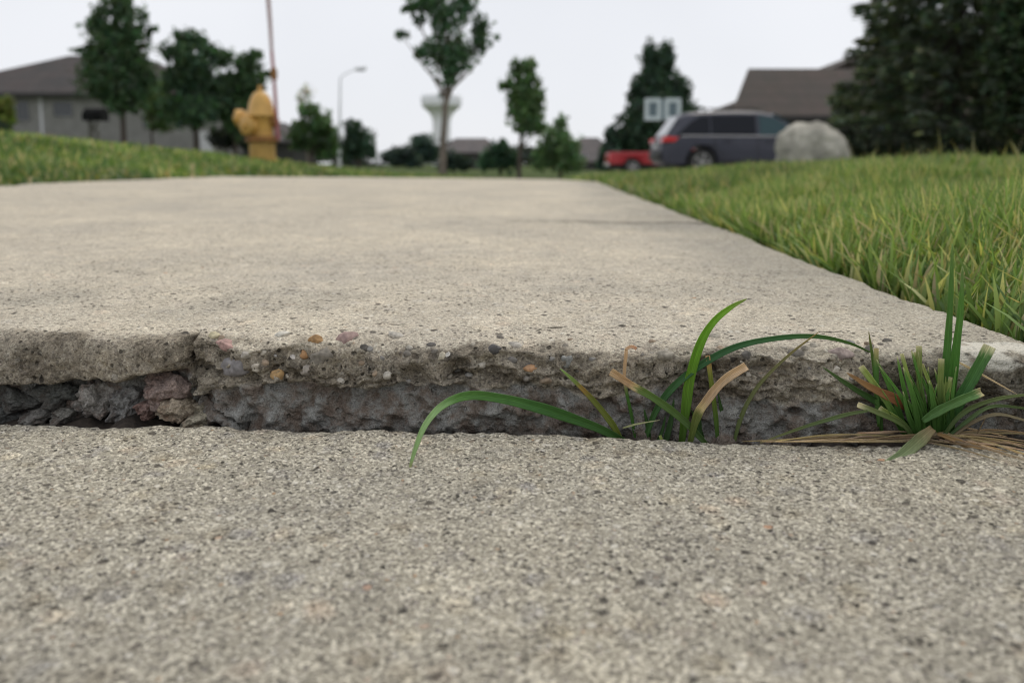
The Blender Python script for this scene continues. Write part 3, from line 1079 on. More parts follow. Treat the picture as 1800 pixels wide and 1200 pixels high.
blade(t1, [(1197, 790, .309), (1204, 730, .309), (1213, 665, .309), (1230, 607, .307), (1254, 566, .305), (1285, 540, .304), (1313, 525, .303)], 23, [(0, (0.04, 0.08, 0.012)), (.3, (0.08, 0.17, 0.015)), (.55, GREEN_B), (.8, (0.13, 0.26, 0.02)), (1, (0.17, 0.21, 0.06))], fold=0.4, seed=3)
blade(t1, [(1128, 790, .311), (1150, 728, .311), (1180, 684, .310), (1228, 644, .309), (1290, 611, .308), (1360, 595, .307), (1430, 591, .307), (1490, 602, .308), (1536, 622, .309)], 17, [(0, GREEN_D), (.45, (0.028, 0.085, 0.03)), (.65, (0.035, 0.10, 0.03)), (.85, (0.045, 0.10, 0.018)), (1, (0.05, 0.09, 0.02))], fold=0.35, seed=4)
blade(t1, [(1250, 790, .305), (1205, 742, .304), (1155, 703, .302), (1112, 678, .301), (1074, 653, .300)], 21, [(0, (0.045, 0.085, 0.025)), (.55, (0.075, 0.13, 0.03)), (.68, (0.09, 0.13, 0.03)), (.72, (0.38, 0.32, 0.17)), (.78, (0.30, 0.20, 0.11)), (1, (0.33, 0.24, 0.14))], blunt=True, seed=5)
blade(t1, [(1118, 780, .313), (1110, 730, .313), (1098, 668, .312), (1101, 614, .311)], 9, [(0, GREEN_D), (.55, GREEN_M), (.66, (0.36, 0.26, 0.16)), (1, (0.38, 0.28, 0.18))], blunt=True, seed=6)
blade(t1, [(1099, 614, .311), (1110, 609, .311), (1119, 613, .311)], 9, [(0, (0.38, 0.28, 0.18)), (1, (0.40, 0.24, 0.16))], blunt=True, seed=61)
blade(t1, [(1262, 785, .309), (1258, 730, .309), (1250, 670, .309), (1244, 625, .309)], 13, [(0, GREEN_D), (.35, (0.07, 0.12, 0.02)), (.75, (0.15, 0.18, 0.03)), (.88, (0.32, 0.22, 0.09)), (1, (0.33, 0.21, 0.10))], blunt=True, seed=7)
blade(t1, [(1212, 782, .304), (1225, 732, .303), (1243, 703, .302), (1272, 669, .301), (1312, 643, .300)], 24, [(0, (0.07, 0.10, 0.02)), (.28, (0.10, 0.12, 0.03)), (.36, (0.40, 0.33, 0.17)), (.5, (0.33, 0.24, 0.15)), (.8, (0.36, 0.27, 0.17)), (1, (0.42, 0.32, 0.21))], blunt=True, fold=0.6, seed=8)
blade(t1, [(1288, 790, .308), (1302, 735, .308), (1330, 682, .307), (1382, 628, .305), (1441, 582, .304)], 10, [(0, (0.06, 0.09, 0.025)), (.4, (0.10, 0.115, 0.045)), (.7, (0.12, 0.12, 0.05)), (1, (0.20, 0.15, 0.05))], seed=9)
for k, (bx, tx, ty, wd_) in enumerate([(1140, 1132, 718, 12), (1165, 1185, 700, 14), (1225, 1228, 715, 13), (1275, 1262, 690, 12), (1290, 1300, 728, 9), (1240, 1215, 720, 10), (1150, 1170, 730, 9)]):
    blade(t1, [(bx, 792, .311), ((bx + tx) / 2 + 3, (790 + ty) / 2, .312), (tx, ty, .312)], wd_, [(0, (0.02, 0.045, 0.012)), (1, (0.035, 0.08, 0.022))], seed=20 + k)
blade(t1, [(1095, 752, .302), (1120, 745, .302), (1160, 738, .302)], 4, [(0, (0.20, 0.22, 0.10)), (1, (0.3, 0.3, 0.18))], seed=31)
blade(t1, [(1166, 790, .301), (1164, 776, .3005), (1160, 765, .301)], 8, [(0, (0.12, 0.14, 0.03)), (1, (0.16, 0.2, 0.05))], seed=32, blunt=True)

t2 = tuft('grass_tuft', 1630, 770, 0.298, 'dense grass tuft with cut stubs and two tall upright blades at the slab corner')
D2 = .300
blade(t2, [(1652, 770, D2), (1659, 680, D2), (1667, 590, .301), (1672, 505, .302), (1674, 428, .303)], 17, [(0, (0.03, 0.08, 0.015)), (.4, (0.05, 0.13, 0.025)), (.8, (0.07, 0.15, 0.03)), (1, (0.13, 0.2, 0.06))], fold=0.5, seed=41)
blade(t2, [(1664, 770, .299), (1672, 690, .299), (1681, 610, .299), (1689, 540, .300), (1692, 468, .300)], 20, [(0, (0.03, 0.08, 0.012)), (.4, (0.045, 0.13, 0.02)), (.8, (0.075, 0.17, 0.03)), (1, (0.14, 0.2, 0.07))], fold=0.45, seed=42)
blade(t2, [(1658, 770, .297), (1685, 708, .296), (1712, 660, .295), (1740, 608, .294)], 32, [(0, (0.028, 0.075, 0.014)), (.5, (0.035, 0.10, 0.025)), (.9, (0.06, 0.14, 0.035)), (.95, (0.32, 0.34, 0.2)), (1, (0.4, 0.38, 0.26))], blunt=True, fold=0.4, seed=43)
blade(t2, [(1622, 740, .294), (1650, 722, .293), (1690, 703, .292), (1727, 688, .291)], 25, [(0, (0.05, 0.11, 0.03)), (.6, (0.07, 0.14, 0.04)), (.9, (0.10, 0.19, 0.06)), (1, (0.5, 0.42, 0.25))], blunt=True, fold=0.5, seed=44)
blade(t2, [(1550, 760, .303), (1545, 710, .303), (1537, 650, .304), (1527, 582, .304)], 12, [(0, (0.03, 0.07, 0.015)), (.5, (0.05, 0.12, 0.025)), (.85, (0.08, 0.13, 0.03)), (1, (0.15, 0.13, 0.05))], seed=45)
blade(t2, [(1545, 750, .300), (1541, 690, .301), (1540, 612, .302)], 13, [(0, (0.04, 0.09, 0.018)), (.8, (0.06, 0.14, 0.03)), (1, (0.3, 0.25, 0.12))], blunt=True, seed=46)
blade(t2, [(1605, 755, .302), (1560, 718, .301), (1500, 682, .301), (1446, 645, .302)], 17, [(0, (0.02, 0.05, 0.012)), (.5, (0.028, 0.07, 0.016)), (1, (0.06, 0.10, 0.03))], seed=47)
rs_ = random.Random(5)
for k in range(30):
    bx = 1632 + rs_.gauss(0, 22)
    tx = 1606 + (bx - 1630) * 1.7 + rs_.gauss(0, 17)
    ty = rs_.choice([604, 612, 622, 640, 658, 676, 690]) + rs_.uniform(-8, 10) + abs(tx - 1612) * 0.35
    wd_ = rs_.uniform(7, 15) * (1.15 if k % 3 == 0 else 1)
    g = rs_.uniform(0.8, 1.3)
    y0 = .3005 - 0.005 * rs_.random()
    c0 = (0.035 * g, 0.085 * g, 0.016 * g)
    c1 = (0.07 * g, 0.16 * g, 0.03 * g) if k % 3 else (0.17 * g, 0.22 * g, 0.06 * g)
    blade(t2, [(bx, 772, y0), (bx * .6 + tx * .4 + rs_.uniform(-7, 7), (770 + ty) / 2, y0 - .001), (tx, ty, y0 + .001)], wd_, [(0, c0), (.35, c0), (.8, c1), (.92, c1), (.96, (0.28, 0.27, 0.14)), (1, (0.36, 0.34, 0.20))], blunt=k % 3 == 0, fold=0.6, seed=60 + k)
blade(t2, [(1600, 722, .299), (1575, 702, .298), (1535, 683, .298), (1488, 655, .299)], 24, [(0, (0.13, 0.05, 0.02)), (.4, (0.20, 0.085, 0.035)), (.75, (0.26, 0.15, 0.06)), (1, (0.25, 0.16, 0.08))], fold=0.2, name='dead_leaf', seed=48)
blade(t2, [(1605, 770, .296), (1590, 748, .295), (1556, 730, .294), (1508, 711, .293)], 15, [(0, (0.05, 0.08, 0.025)), (.6, (0.10, 0.14, 0.045)), (.88, (0.14, 0.17, 0.07)), (1, (0.5, 0.45, 0.3))], blunt=True, seed=49)
blade(t2, [(1525, 722, .293), (1490, 728, .293), (1430, 745, .292), (1380, 762, .291), (1335, 779, .289)], 9, [(0, (0.08, 0.11, 0.04)), (.5, (0.07, 0.10, 0.035)), (1, (0.12, 0.12, 0.05))], seed=50)
blade(t2, [(1655, 770, .295), (1690, 728, .293), (1735, 706, .291), (1790, 695, .289), (1850, 692, .288)], 11, [(0, (0.04, 0.07, 0.02)), (.5, (0.09, 0.12, 0.04)), (1, (0.14, 0.17, 0.07))], seed=51)
blade(t2, [(1660, 772, .295), (1700, 740, .293), (1740, 715, .292), (1790, 716, .291), (1850, 728, .290)], 9, [(0, (0.03, 0.06, 0.018)), (.5, (0.08, 0.12, 0.045)), (1, (0.10, 0.13, 0.05))], seed=52)
blade(t2, [(1665, 774, .293), (1710, 742, .291), (1752, 728, .290), (1800, 738, .289), (1840, 752, .288)], 8, [(0, (0.10, 0.07, 0.04)), (.5, (0.22, 0.19, 0.12)), (1, (0.28, 0.24, 0.16))], seed=53)
blade(t2, [(1640, 752, .292), (1618, 772, .284), (1590, 796, .277), (1560, 815, .272), (1528, 832, .2685)], 30, [(0, (0.20, 0.15, 0.08)), (.3, (0.13, 0.15, 0.07)), (.6, (0.15, 0.20, 0.10)), (1, (0.17, 0.22, 0.12))], fold=0.25, seed=54)
# dry thatch round the tuft
for k in range(58):
    rg = np.random.default_rng(500 + k)
    if k < 34:      # sweeping right
        x0, y0 = rg.uniform(1600, 1690), rg.uniform(756, 776)
        L = rg.uniform(60, 230)
        slope = rg.uniform(-0.02, 0.34)
        pts = [(x0, y0), (x0 + L * .5, y0 + L * .5 * slope - rg.uniform(0, 8)), (x0 + L, y0 + L * slope)]
    elif k < 56:    # lying left along the joint
        x0, y0 = rg.uniform(1560, 1660), rg.uniform(757, 778)
        L = rg.uniform(70, 260)
        pts = [(x0, y0), (x0 - L * .5, y0 + rg.uniform(-5, 6)), (x0 - L, y0 + rg.uniform(2, 14))]
        pts = [(a, min(b, 776 + 0.004 * (a - 1400))) for a, b in pts]
    else:           # short broken bits
        x0, y0 = rg.uniform(1530, 1760), rg.uniform(750, 778)
        a = rg.uniform(-1.2, 0.4)
        L = rg.uniform(14, 40)
        pts = [(x0, y0), (x0 + L * .5 * math.cos(a), y0 + L * .5 * math.sin(a)), (x0 + L * math.cos(a), y0 + L * math.sin(a))]
    dd = []
    for a, b in pts:
        dmax = (ZC - 0.0025) * FPX / max(b - HY, 1) * 0.975
        dd.append((a, b, min(dmax, 0.302)))
    c = np.array(TANL) * 1.05 * rg.uniform(0.35, 1.0) * np.array([1, rg.uniform(.85, 1.0), rg.uniform(.7, 1.05)])
    blade(t2, dd, rg.uniform(2.0, 4.6), [(0, tuple(c * .45)), (.4, tuple(c * .8)), (1, tuple(c))], name='dry_blade', seed=600 + k, fold=0.5)
blade(t2, [(1648, 762, .292), (1700, 780, .286), (1745, 789, .283), (1800, 806, .278), (1860, 824, .273)], 12, [(0, (0.22, 0.14, 0.06)), (.4, (0.46, 0.31, 0.15)), (.7, (0.62, 0.47, 0.27)), (1, (0.60, 0.46, 0.28))], name='dry_blade', fold=0.4, seed=55)
blade(t2, [(1655, 766, .291), (1710, 792, .284), (1760, 806, .279), (1830, 836, .272)], 10, [(0, (0.18, 0.12, 0.06)), (.5, (0.36, 0.25, 0.13)), (1, (0.40, 0.30, 0.17))], name='dry_blade', fold=0.4, seed=56)
blade(t2, [(1680, 634, .3), (1720, 655, .2985), (1790, 694, .296)], 5, [(0, (0.5, 0.42, 0.28)), (1, (0.55, 0.46, 0.33))], name='dry_blade', seed=57)

# ------------------------------------------------------------------ lawns
def blades_np(X, Y, Z, H, Wd, lean_az, lean, curl, colr, colt, levels=4):
    n = len(X)
    az = RNG.uniform(0, 2 * np.pi, n)
    ax, ay = np.cos(az), np.sin(az)
    ts = np.linspace(0, 1, levels + 1)
    lx, ly = np.cos(lean_az), np.sin(lean_az)
    Vs, Cs = [], []
    for i, t in enumerate(ts):
        off = H * (lean * t + curl * t * t)
        zz = H * t * np.sqrt(np.clip(1 - (0.45 * np.minimum(1, (lean + curl * t))) ** 2, 0.15, 1)) - H * 0.25 * curl * t * t
        cx_, cy_ = X + lx * off, Y + ly * off
        c = colr + (colt - colr) * (t ** 0.8)
        if i < levels:
            hw = Wd * 0.5 * (1 - 0.75 * t ** 2)
            Vs += [np.stack([cx_ - ax * hw, cy_ - ay * hw, Z + zz], -1), np.stack([cx_ + ax * hw, cy_ + ay * hw, Z + zz], -1)]
            Cs += [c, c]
        else:
            Vs.append(np.stack([cx_, cy_, Z + zz], -1))
            Cs.append(c)
    k = len(Vs)
    V = np.stack(Vs, 1).reshape(-1, 3)
    C = np.stack(Cs, 1).reshape(-1, 3)
    base = np.arange(n) * k
    quads = [np.stack([base + 2 * i, base + 2 * i + 1, base + 2 * i + 3, base + 2 * i + 2], -1) for i in range(levels - 1)]
    tri = np.stack([base + 2 * levels - 2, base + 2 * levels - 1, base + 2 * levels], -1)
    return V, [np.concatenate(quads), tri], C


def grass_cols(n, X, Y, dry=0.12):
    pal = np.array([[0.088, 0.176, 0.046], [0.120, 0.214, 0.060], [0.155, 0.242, 0.086], [0.064, 0.140, 0.039], [0.29, 0.33, 0.15]])
    c = pal[RNG.integers(0, len(pal), n)] * RNG.uniform(0.75, 1.25, (n, 1))
    patch = fbm(X * 1.7, Y * 1.7, 0, 401, 3)[:, None]
    c = c * (1 + 0.28 * patch) * np.array([1, 1, 1]) + np.clip(patch, 0, 1) * np.array([0.02, 0.012, 0.004])
    d = RNG.random(n) < dry
    st = np.array([0.42, 0.39, 0.23]) * RNG.uniform(0.5, 1.1, (n, 1))
    c[d] = st[d]
    tip = c * np.array([1.45, 1.3, 1.35]) + 0.01
    return c * 0.8, tip


def lawn(name, pts_fn, n, hmin, hmax, wfac, dry=0.12, levels=4):
    X, Y = pts_fn(n)
    S = X * SD.x + Y * SD.y
    Q = X * SQ.x + Y * SQ.y
    keep = ((Q > QR + 0.009 + 0.011 * np.exp(-((S - 0.3) / 0.07) ** 2)) | (Q < QL - 0.01) | (S > 21))
    X, Y = X[keep], Y[keep]
    Q = Q[keep]
    Z = ground(X, Y) - 0.004
    n = len(X)
    H = RNG.uniform(hmin, hmax, n) * (1 + 0.25 * fbm(X * 6, Y * 6, 0, 411, 3))
    near_edge = np.exp(-np.maximum(0, np.where(Q > 0, Q - QR, QL - Q)) / 0.05)
    H = H * (1 - 0.45 * near_edge)
    la0 = np.where(Q > 0, 0.0, math.pi)
    dist = np.hypot(X, Y)
    Wd = wfac * np.clip(dist / 1.2, 1, 6) * RNG.uniform(0.7, 1.3, n)
    la = np.where(RNG.random(n) < 0.8 * np.sqrt(near_edge), la0 + RNG.normal(0, 0.6, n), RNG.uniform(0, 2 * np.pi, n))
    lean = RNG.uniform(0.0, 0.38, n)
    curl = RNG.uniform(0.0, 0.85, n) ** 1.8
    cr_, ct_ = grass_cols(n, X, Y, dry)
    V, F, C = blades_np(X, Y, Z, H, Wd, la, lean, curl, cr_, ct_, levels)
    o = np_mesh(name, V, F, M['lawn_blade'], attrs={'tint': ('POINT', np.clip(C, 0.003, 1))})
    tag(o, kind='stuff')
    return o


def in_view_fn(a0, a1, r0, r1, power=1.0):
    def fn(n):
        a = RNG.uniform(a0, a1, n)
        u = RNG.random(n)
        r = r0 * (r1 / r0) ** u
        return r * np.sin(a), r * np.cos(a)
    return fn


def strip_fn(q0, q1, s0, s1):
    def fn(n):
        q = RNG.uniform(q0, q1, n)
        s = RNG.uniform(s0, s1, n)
        return q * SQ.x + s * SD.x, q * SQ.y + s * SD.y
    return fn


o = lawn('grass', strip_fn(QR, QR + 0.55, 0.20, 1.15), 105000, 0.030, 0.070, 0.0029, 0.10)
tag(o, 'long uncut lawn grass on the right along the raised slab', 'grass')
o = lawn('grass', strip_fn(QR + 0.45, QR + 2.0, -0.9, 1.3), 45000, 0.034, 0.070, 0.0046, 0.075, 3)
tag(o, 'lawn reaching out of the frame at the lower right', 'grass')
o = lawn('grass', strip_fn(QR + 0.0, QR + 0.5, -0.9, 0.22), 16000, 0.030, 0.066, 0.0042, 0.075, 3)
tag(o, 'lawn beside the nearer worn slab', 'grass')
o = lawn('grass', in_view_fn(R(2), R(42), 0.9, 9.0), 170000, 0.036, 0.070, 0.0031, 0.10)
tag(o, 'mown lawn rising to the right towards the boulder', 'grass')
o = lawn('grass', in_view_fn(R(-46), R(4), 1.8, 16.0), 90000, 0.035, 0.075, 0.0065, 0.05, 3)
tag(o, 'mown verge on the left beyond the pale sidewalk', 'grass')
# a few seeding stalks standing above the right lawn
def stalks():
    n = 46
    X = RNG.uniform(0.62, 1.9, n)
    Y = X / RNG.uniform(0.42, 0.66, n)
    V, F, C = blades_np(X, Y, ground(X, Y), RNG.uniform(0.095, 0.125, n), np.full(n, 0.0045), RNG.uniform(0, 6.28, n), RNG.uniform(0, 0.35, n), RNG.uniform(0, 0.4, n), np.tile([[0.16, 0.18, 0.06]], (n, 1)), np.tile([[0.34, 0.32, 0.17]], (n, 1)))
    o = np_mesh('grass', V, F, M['lawn_blade'], attrs={'tint': ('POINT', C)})
    tag(o, 'pale seeding stalks standing above the right hand lawn', 'grass', kind='stuff')


stalks()

# ------------------------------------------------------------------ trees
def leaf_cloud(centres, radii, n, size, tint, seed, shell=0.55, droop=0.0, aspect=0.6, gap=-0.22):
    """leaf-sized faces spread through overlapping clumps; returns V, F, C"""
    rg = np.random.default_rng(seed)
    centres = np.array(centres, float)
    radii = np.array(radii, float)
    vol = radii.prod(1) ** 0.72
    which = rg.choice(len(centres), n, p=vol / vol.sum())
    d = rg.normal(size=(n, 3))
    d /= np.linalg.norm(d, axis=1)[:, None]
    r = rg.random(n) ** shell
    lump = 1 + 0.38 * fbm(d[:, 0] * 2.1 + which, d[:, 1] * 2.1, d[:, 2] * 2.1, seed, 3)
    p = centres[which] + d * radii[which] * (r * lump)[:, None]
    # leave gaps
    sc_ = 2.2 / np.mean(radii)
    g = fbm(p[:, 0] * sc_, p[:, 1] * sc_, p[:, 2] * sc_, seed + 5, 3)
    p = p[g > gap]
    which = which[g > gap]
    n = len(p)
    a = rg.normal(size=(n, 3))
    a[:, 2] -= droop
    a /= np.linalg.norm(a, axis=1)[:, None]
    b = np.cross(a, rg.normal(size=(n, 3)))
    b /= np.linalg.norm(b, axis=1)[:, None]
    s = size * rg.uniform(0.6, 1.35, n)[:, None]
    V = np.stack([p - a * s, p + b * s * aspect, p + a * s, p - b * s * aspect], 1).reshape(-1, 3)
    F = np.arange(4 * n).reshape(-1, 4)
    clump = rg.uniform(0.72, 1.3, len(centres))[which][:, None]
    c = np.array(tint)[None] * np.array([2.3, 2.25, 2.4]) * clump * rg.uniform(0.65, 1.4, (n, 1)) * (1 + 0.12 * rg.normal(size=(n, 3)))
    return V, F, np.repeat(np.clip(c, 0.003, 1), 4, 0)


def tree(name, d, base_px, clumps, n, leaf, tint, label, cat='tree', group=None, trunk_r=0.07, trunk_top=None, bark='bark', seed=0, squash=0.85, droop=0.2, sway=0.0, gap=-0.28):
    """clumps in photograph pixels at distance d: (px, py, rx, ry)"""
    bx, by = base_px
    b = P(bx, by, d)
    gz = float(ground(b.x, b.y)) - 0.05
    root = empty(name, (b.x, b.y, gz), label, cat, group)
    k = d / FPX
    rg = np.random.default_rng(seed + 1000)
    cs, rs = [], []
    for px, py, rx, ry in clumps:
        c = P(px, py, d)
        dy = rg.uniform(-0.5, 0.5) * rx * k * 1.1
        cs.append((c.x - b.x, dy, c.z - gz))
        rs.append((rx * k, rx * k * squash, ry * k))
    V, F, C = leaf_cloud(cs, rs, int(n * 1.9), leaf * 0.92, tint, seed, droop=droop, gap=gap, shell=0.72)
    np_mesh('crown', V, [F], M['leaf'], root, smooth=False, attrs={'tint': ('POINT', C)})
    mb = MB()
    top = max(c[2] for c in cs)
    tt = P(*trunk_top, d) if trunk_top else None
    tx = (tt.x - b.x) if tt else cs[0][0]
    tz = (tt.z - gz) if tt else top * 0.8
    mb.tube([(0, 0, 0), (tx * .15 + sway, 0, tz * .3), (tx * .6, 0.02, tz * .65), (tx, 0, tz)], [trunk_r * 1.25, trunk_r, trunk_r * .75, trunk_r * .3], 10)
    for c in cs:
        fz = min(0.85, max(0.25, (c[2] / tz) * 0.62))
        st = Vector((tx * fz, 0, tz * fz))
        en = Vector(c)
        md = st.lerp(en, 0.5) + Vector((0, 0, -0.06 * (en - st).length))
        mb.tube([st, md, en], [trunk_r * .42, trunk_r * .28, trunk_r * .1], 6)
    mb.build('trunk', M[bark], root)
    return root


DARKG = (0.035, 0.062, 0.030)
MIDG = (0.045, 0.082, 0.032)
# young street tree in the middle
tree('young_tree', 13.0, (777, 296), [(790, 95, 40, 45), (785, 35, 38, 36), (752, 8, 40, 24), (742, 92, 22, 16), (707, 63, 13, 10), (762, 95, 22, 20), (846, 45, 20, 22), (842, 78, 18, 20), (815, 98, 26, 22), (792, 128, 24, 22), (820, 12, 22, 26), (770, -40, 55, 38), (800, -85, 45, 40), (722, 15, 18, 9), (872, 66, 7, 6), (845, 58, 10, 20), (735, 35, 14, 14), (775, 168, 5, 4)], 5200, 0.047, (0.034, 0.066, 0.034), 'slender young street tree with a grey trunk before the water tower', 'tree', 'young street trees', trunk_r=0.052, trunk_top=(792, 60), seed=1, gap=-0.42)
tree('young_tree', 22.0, (912, 306), [(920, 200, 30, 34), (925, 160, 28, 38), (908, 120, 13, 18), (930, 118, 14, 18), (893, 148, 14, 12), (938, 182, 20, 30), (912, 178, 24, 30), (930, 225, 24, 14), (950, 222, 14, 10), (883, 150, 8, 6)], 3600, 0.085, (0.040, 0.072, 0.028), 'narrow young tree with an upright leafy crown right of the water tower', 'tree', 'young street trees', trunk_r=0.06, trunk_top=(922, 150), bark='bark_dark', seed=2)
# trees before the left house
tree('leafy_tree', 30.0, (218, 258), [(210, 20, 30, 34), (235, 45, 26, 36), (180, 50, 32, 36), (205, 80, 48, 40), (165, 95, 28, 26), (225, 110, 42, 40), (190, 140, 50, 34), (220, 175, 46, 30), (165, 150, 26, 26), (252, 140, 24, 34), (262, 60, 8, 16), (272, 52, 10, 5), (135, 88, 10, 5), (215, -6, 20, 16), (252, 35, 10, 28)], 9500, 0.10, DARKG, 'tall dark leafy tree before the middle of the left house', 'tree', 'trees before the left house', trunk_r=0.09, trunk_top=(212, 60), bark='bark_dark', seed=3)
tree('leafy_tree', 33.0, (345, 265), [(340, 75, 30, 22), (308, 92, 24, 20), (345, 110, 44, 34), (365, 90, 24, 20), (330, 150, 46, 36), (310, 190, 34, 30), (350, 195, 44, 34), (375, 165, 30, 40), (300, 145, 14, 30)], 7500, 0.11, (0.030, 0.056, 0.030), 'broad dark tree with a domed top between the tall tree and the hydrant', 'tree', 'trees before the left house', trunk_r=0.09, bark='bark_dark', seed=4)
tree('leafy_tree', 34.0, (415, 268), [(400, 105, 22, 18), (430, 115, 26, 20), (448, 100, 14, 12), (415, 150, 36, 30), (400, 190, 32, 36), (440, 165, 24, 30), (430, 210, 34, 36), (460, 138, 16, 10), (474, 130, 12, 7), (450, 150, 14, 8)], 5600, 0.11, (0.034, 0.063, 0.028), 'brighter green tree close behind the yellow hydrant', 'tree', 'trees before the left house', trunk_r=0.08, bark='bark_dark', seed=5)
tree('shrub', 28.0, (8, 240), [(6, 190, 20, 22), (-18, 195, 24, 26), (14, 212, 14, 18)], 1800, 0.09, (0.062, 0.080, 0.018), 'yellow green shrub at the corner of the left house', 'shrub', trunk_r=0.04, seed=6)
tree('shrub', 26.0, (20, 245), [(2, 226, 26, 12), (-30, 224, 22, 14)], 1000, 0.08, (0.018, 0.028, 0.015), 'low dark shrub under the yellow green shrub', 'shrub', trunk_r=0.03, seed=7, bark='bark_dark')
tree('leafy_tree', 46.0, (548, 290), [(545, 195, 22, 16), (560, 220, 28, 24), (535, 240, 26, 30), (560, 258, 26, 26), (520, 225, 12, 14), (575, 240, 16, 26)], 3400, 0.15, (0.042, 0.076, 0.03), 'small rounded tree between the hydrant and the street lamp', 'tree', 'small trees in the distance', trunk_r=0.10, seed=8, bark='bark_dark')
tree('bare_tree', 52.0, (540, 285), [(540, 165, 15, 14), (528, 175, 10, 10)], 260, 0.10, (0.22, 0.23, 0.22), 'thin pale sparse tree top rising behind the small rounded tree', 'tree', trunk_r=0.07, seed=9)
tree('leafy_tree', 60.0, (590, 290), [(586, 240, 14, 14), (584, 262, 18, 22)], 1100, 0.16, (0.05, 0.09, 0.034), 'bright little tree hidden partly by the street lamp pole', 'tree', 'small trees in the distance', trunk_r=0.08, seed=10)
tree('leafy_tree', 56.0, (632, 290), [(622, 225, 18, 16), (632, 248, 26, 26), (618, 258, 20, 26), (648, 262, 14, 20), (655, 270, 10, 14)], 2600, 0.16, (0.026, 0.050, 0.030), 'dark round tree just right of the street lamp', 'tree', 'small trees in the distance', trunk_r=0.1, seed=11, bark='bark_dark')
tree('leafy_tree', 150.0, (742, 295), [(742, 250, 20, 17), (735, 268, 24, 20), (755, 268, 16, 20)], 2200, 0.36, (0.024, 0.044, 0.034), 'dark tree beside the foot of the water tower', 'tree', 'far trees along the horizon', trunk_r=0.2, seed=12, bark='bark_dark')
tree('hedge', 140.0, (700, 298), [(690, 272, 20, 12), (715, 268, 18, 12), (700, 282, 28, 12), (725, 284, 20, 12), (678, 278, 8, 8)], 2400, 0.32, (0.022, 0.036, 0.030), 'low dark hedge on the horizon left of the water tower', 'hedge', trunk_r=0.1, seed=13, bark='bark_dark')
tree('shrub', 70.0, (800, 300), [(795, 282, 22, 18), (815, 288, 20, 14), (780, 290, 14, 12)], 1500, 0.18, (0.018, 0.030, 0.022), 'dark shrub right of the young street tree trunk', 'shrub', trunk_r=0.06, seed=14, bark='bark_dark')
tree('leafy_tree', 60.0, (880, 302), [(880, 262, 20, 14), (868, 278, 24, 20), (895, 280, 18, 20), (850, 284, 12, 14), (884, 248, 6, 8)], 2400, 0.17, (0.026, 0.056, 0.030), 'rounded green bush tree left of the narrow young tree', 'tree', 'small trees in the distance', trunk_r=0.1, seed=15, bark='bark_dark')
tree('leafy_tree', 48.0, (985, 306), [(985, 215, 12, 14), (975, 240, 24, 20), (995, 255, 28, 28), (965, 268, 26, 30), (1000, 285, 30, 20), (950, 280, 20, 22), (960, 232, 10, 8)], 3600, 0.14, (0.050, 0.086, 0.036), 'light green tree right of the narrow young tree', 'tree', 'small trees in the distance', trunk_r=0.1, seed=16, bark='bark_dark')
tree('shrub', 45.0, (1075, 306), [(1075, 242, 14, 22), (1072, 270, 18, 24), (1062, 285, 12, 18)], 1500, 0.17, (0.020, 0.038, 0.026), 'dark shrub at the left foot of the tall conical evergreen', 'shrub', trunk_r=0.05, seed=17, bark='bark_dark')
tree('conical_evergreen', 47.0, (1155, 310), [(1143, 98, 14, 26), (1172, 98, 15, 24), (1158, 120, 32, 32), (1160, 160, 46, 40), (1125, 165, 24, 30), (1190, 165, 28, 34), (1155, 210, 62, 46), (1120, 225, 36, 40), (1195, 215, 36, 45), (1155, 262, 70, 46), (1100, 262, 24, 36)], 16000, 0.15, (0.020, 0.037, 0.022), 'tall dark conical evergreen with a forked top behind the parked cars', 'tree', trunk_r=0.14, seed=18, bark='bark_dark', droop=-0.8, gap=-1.2)


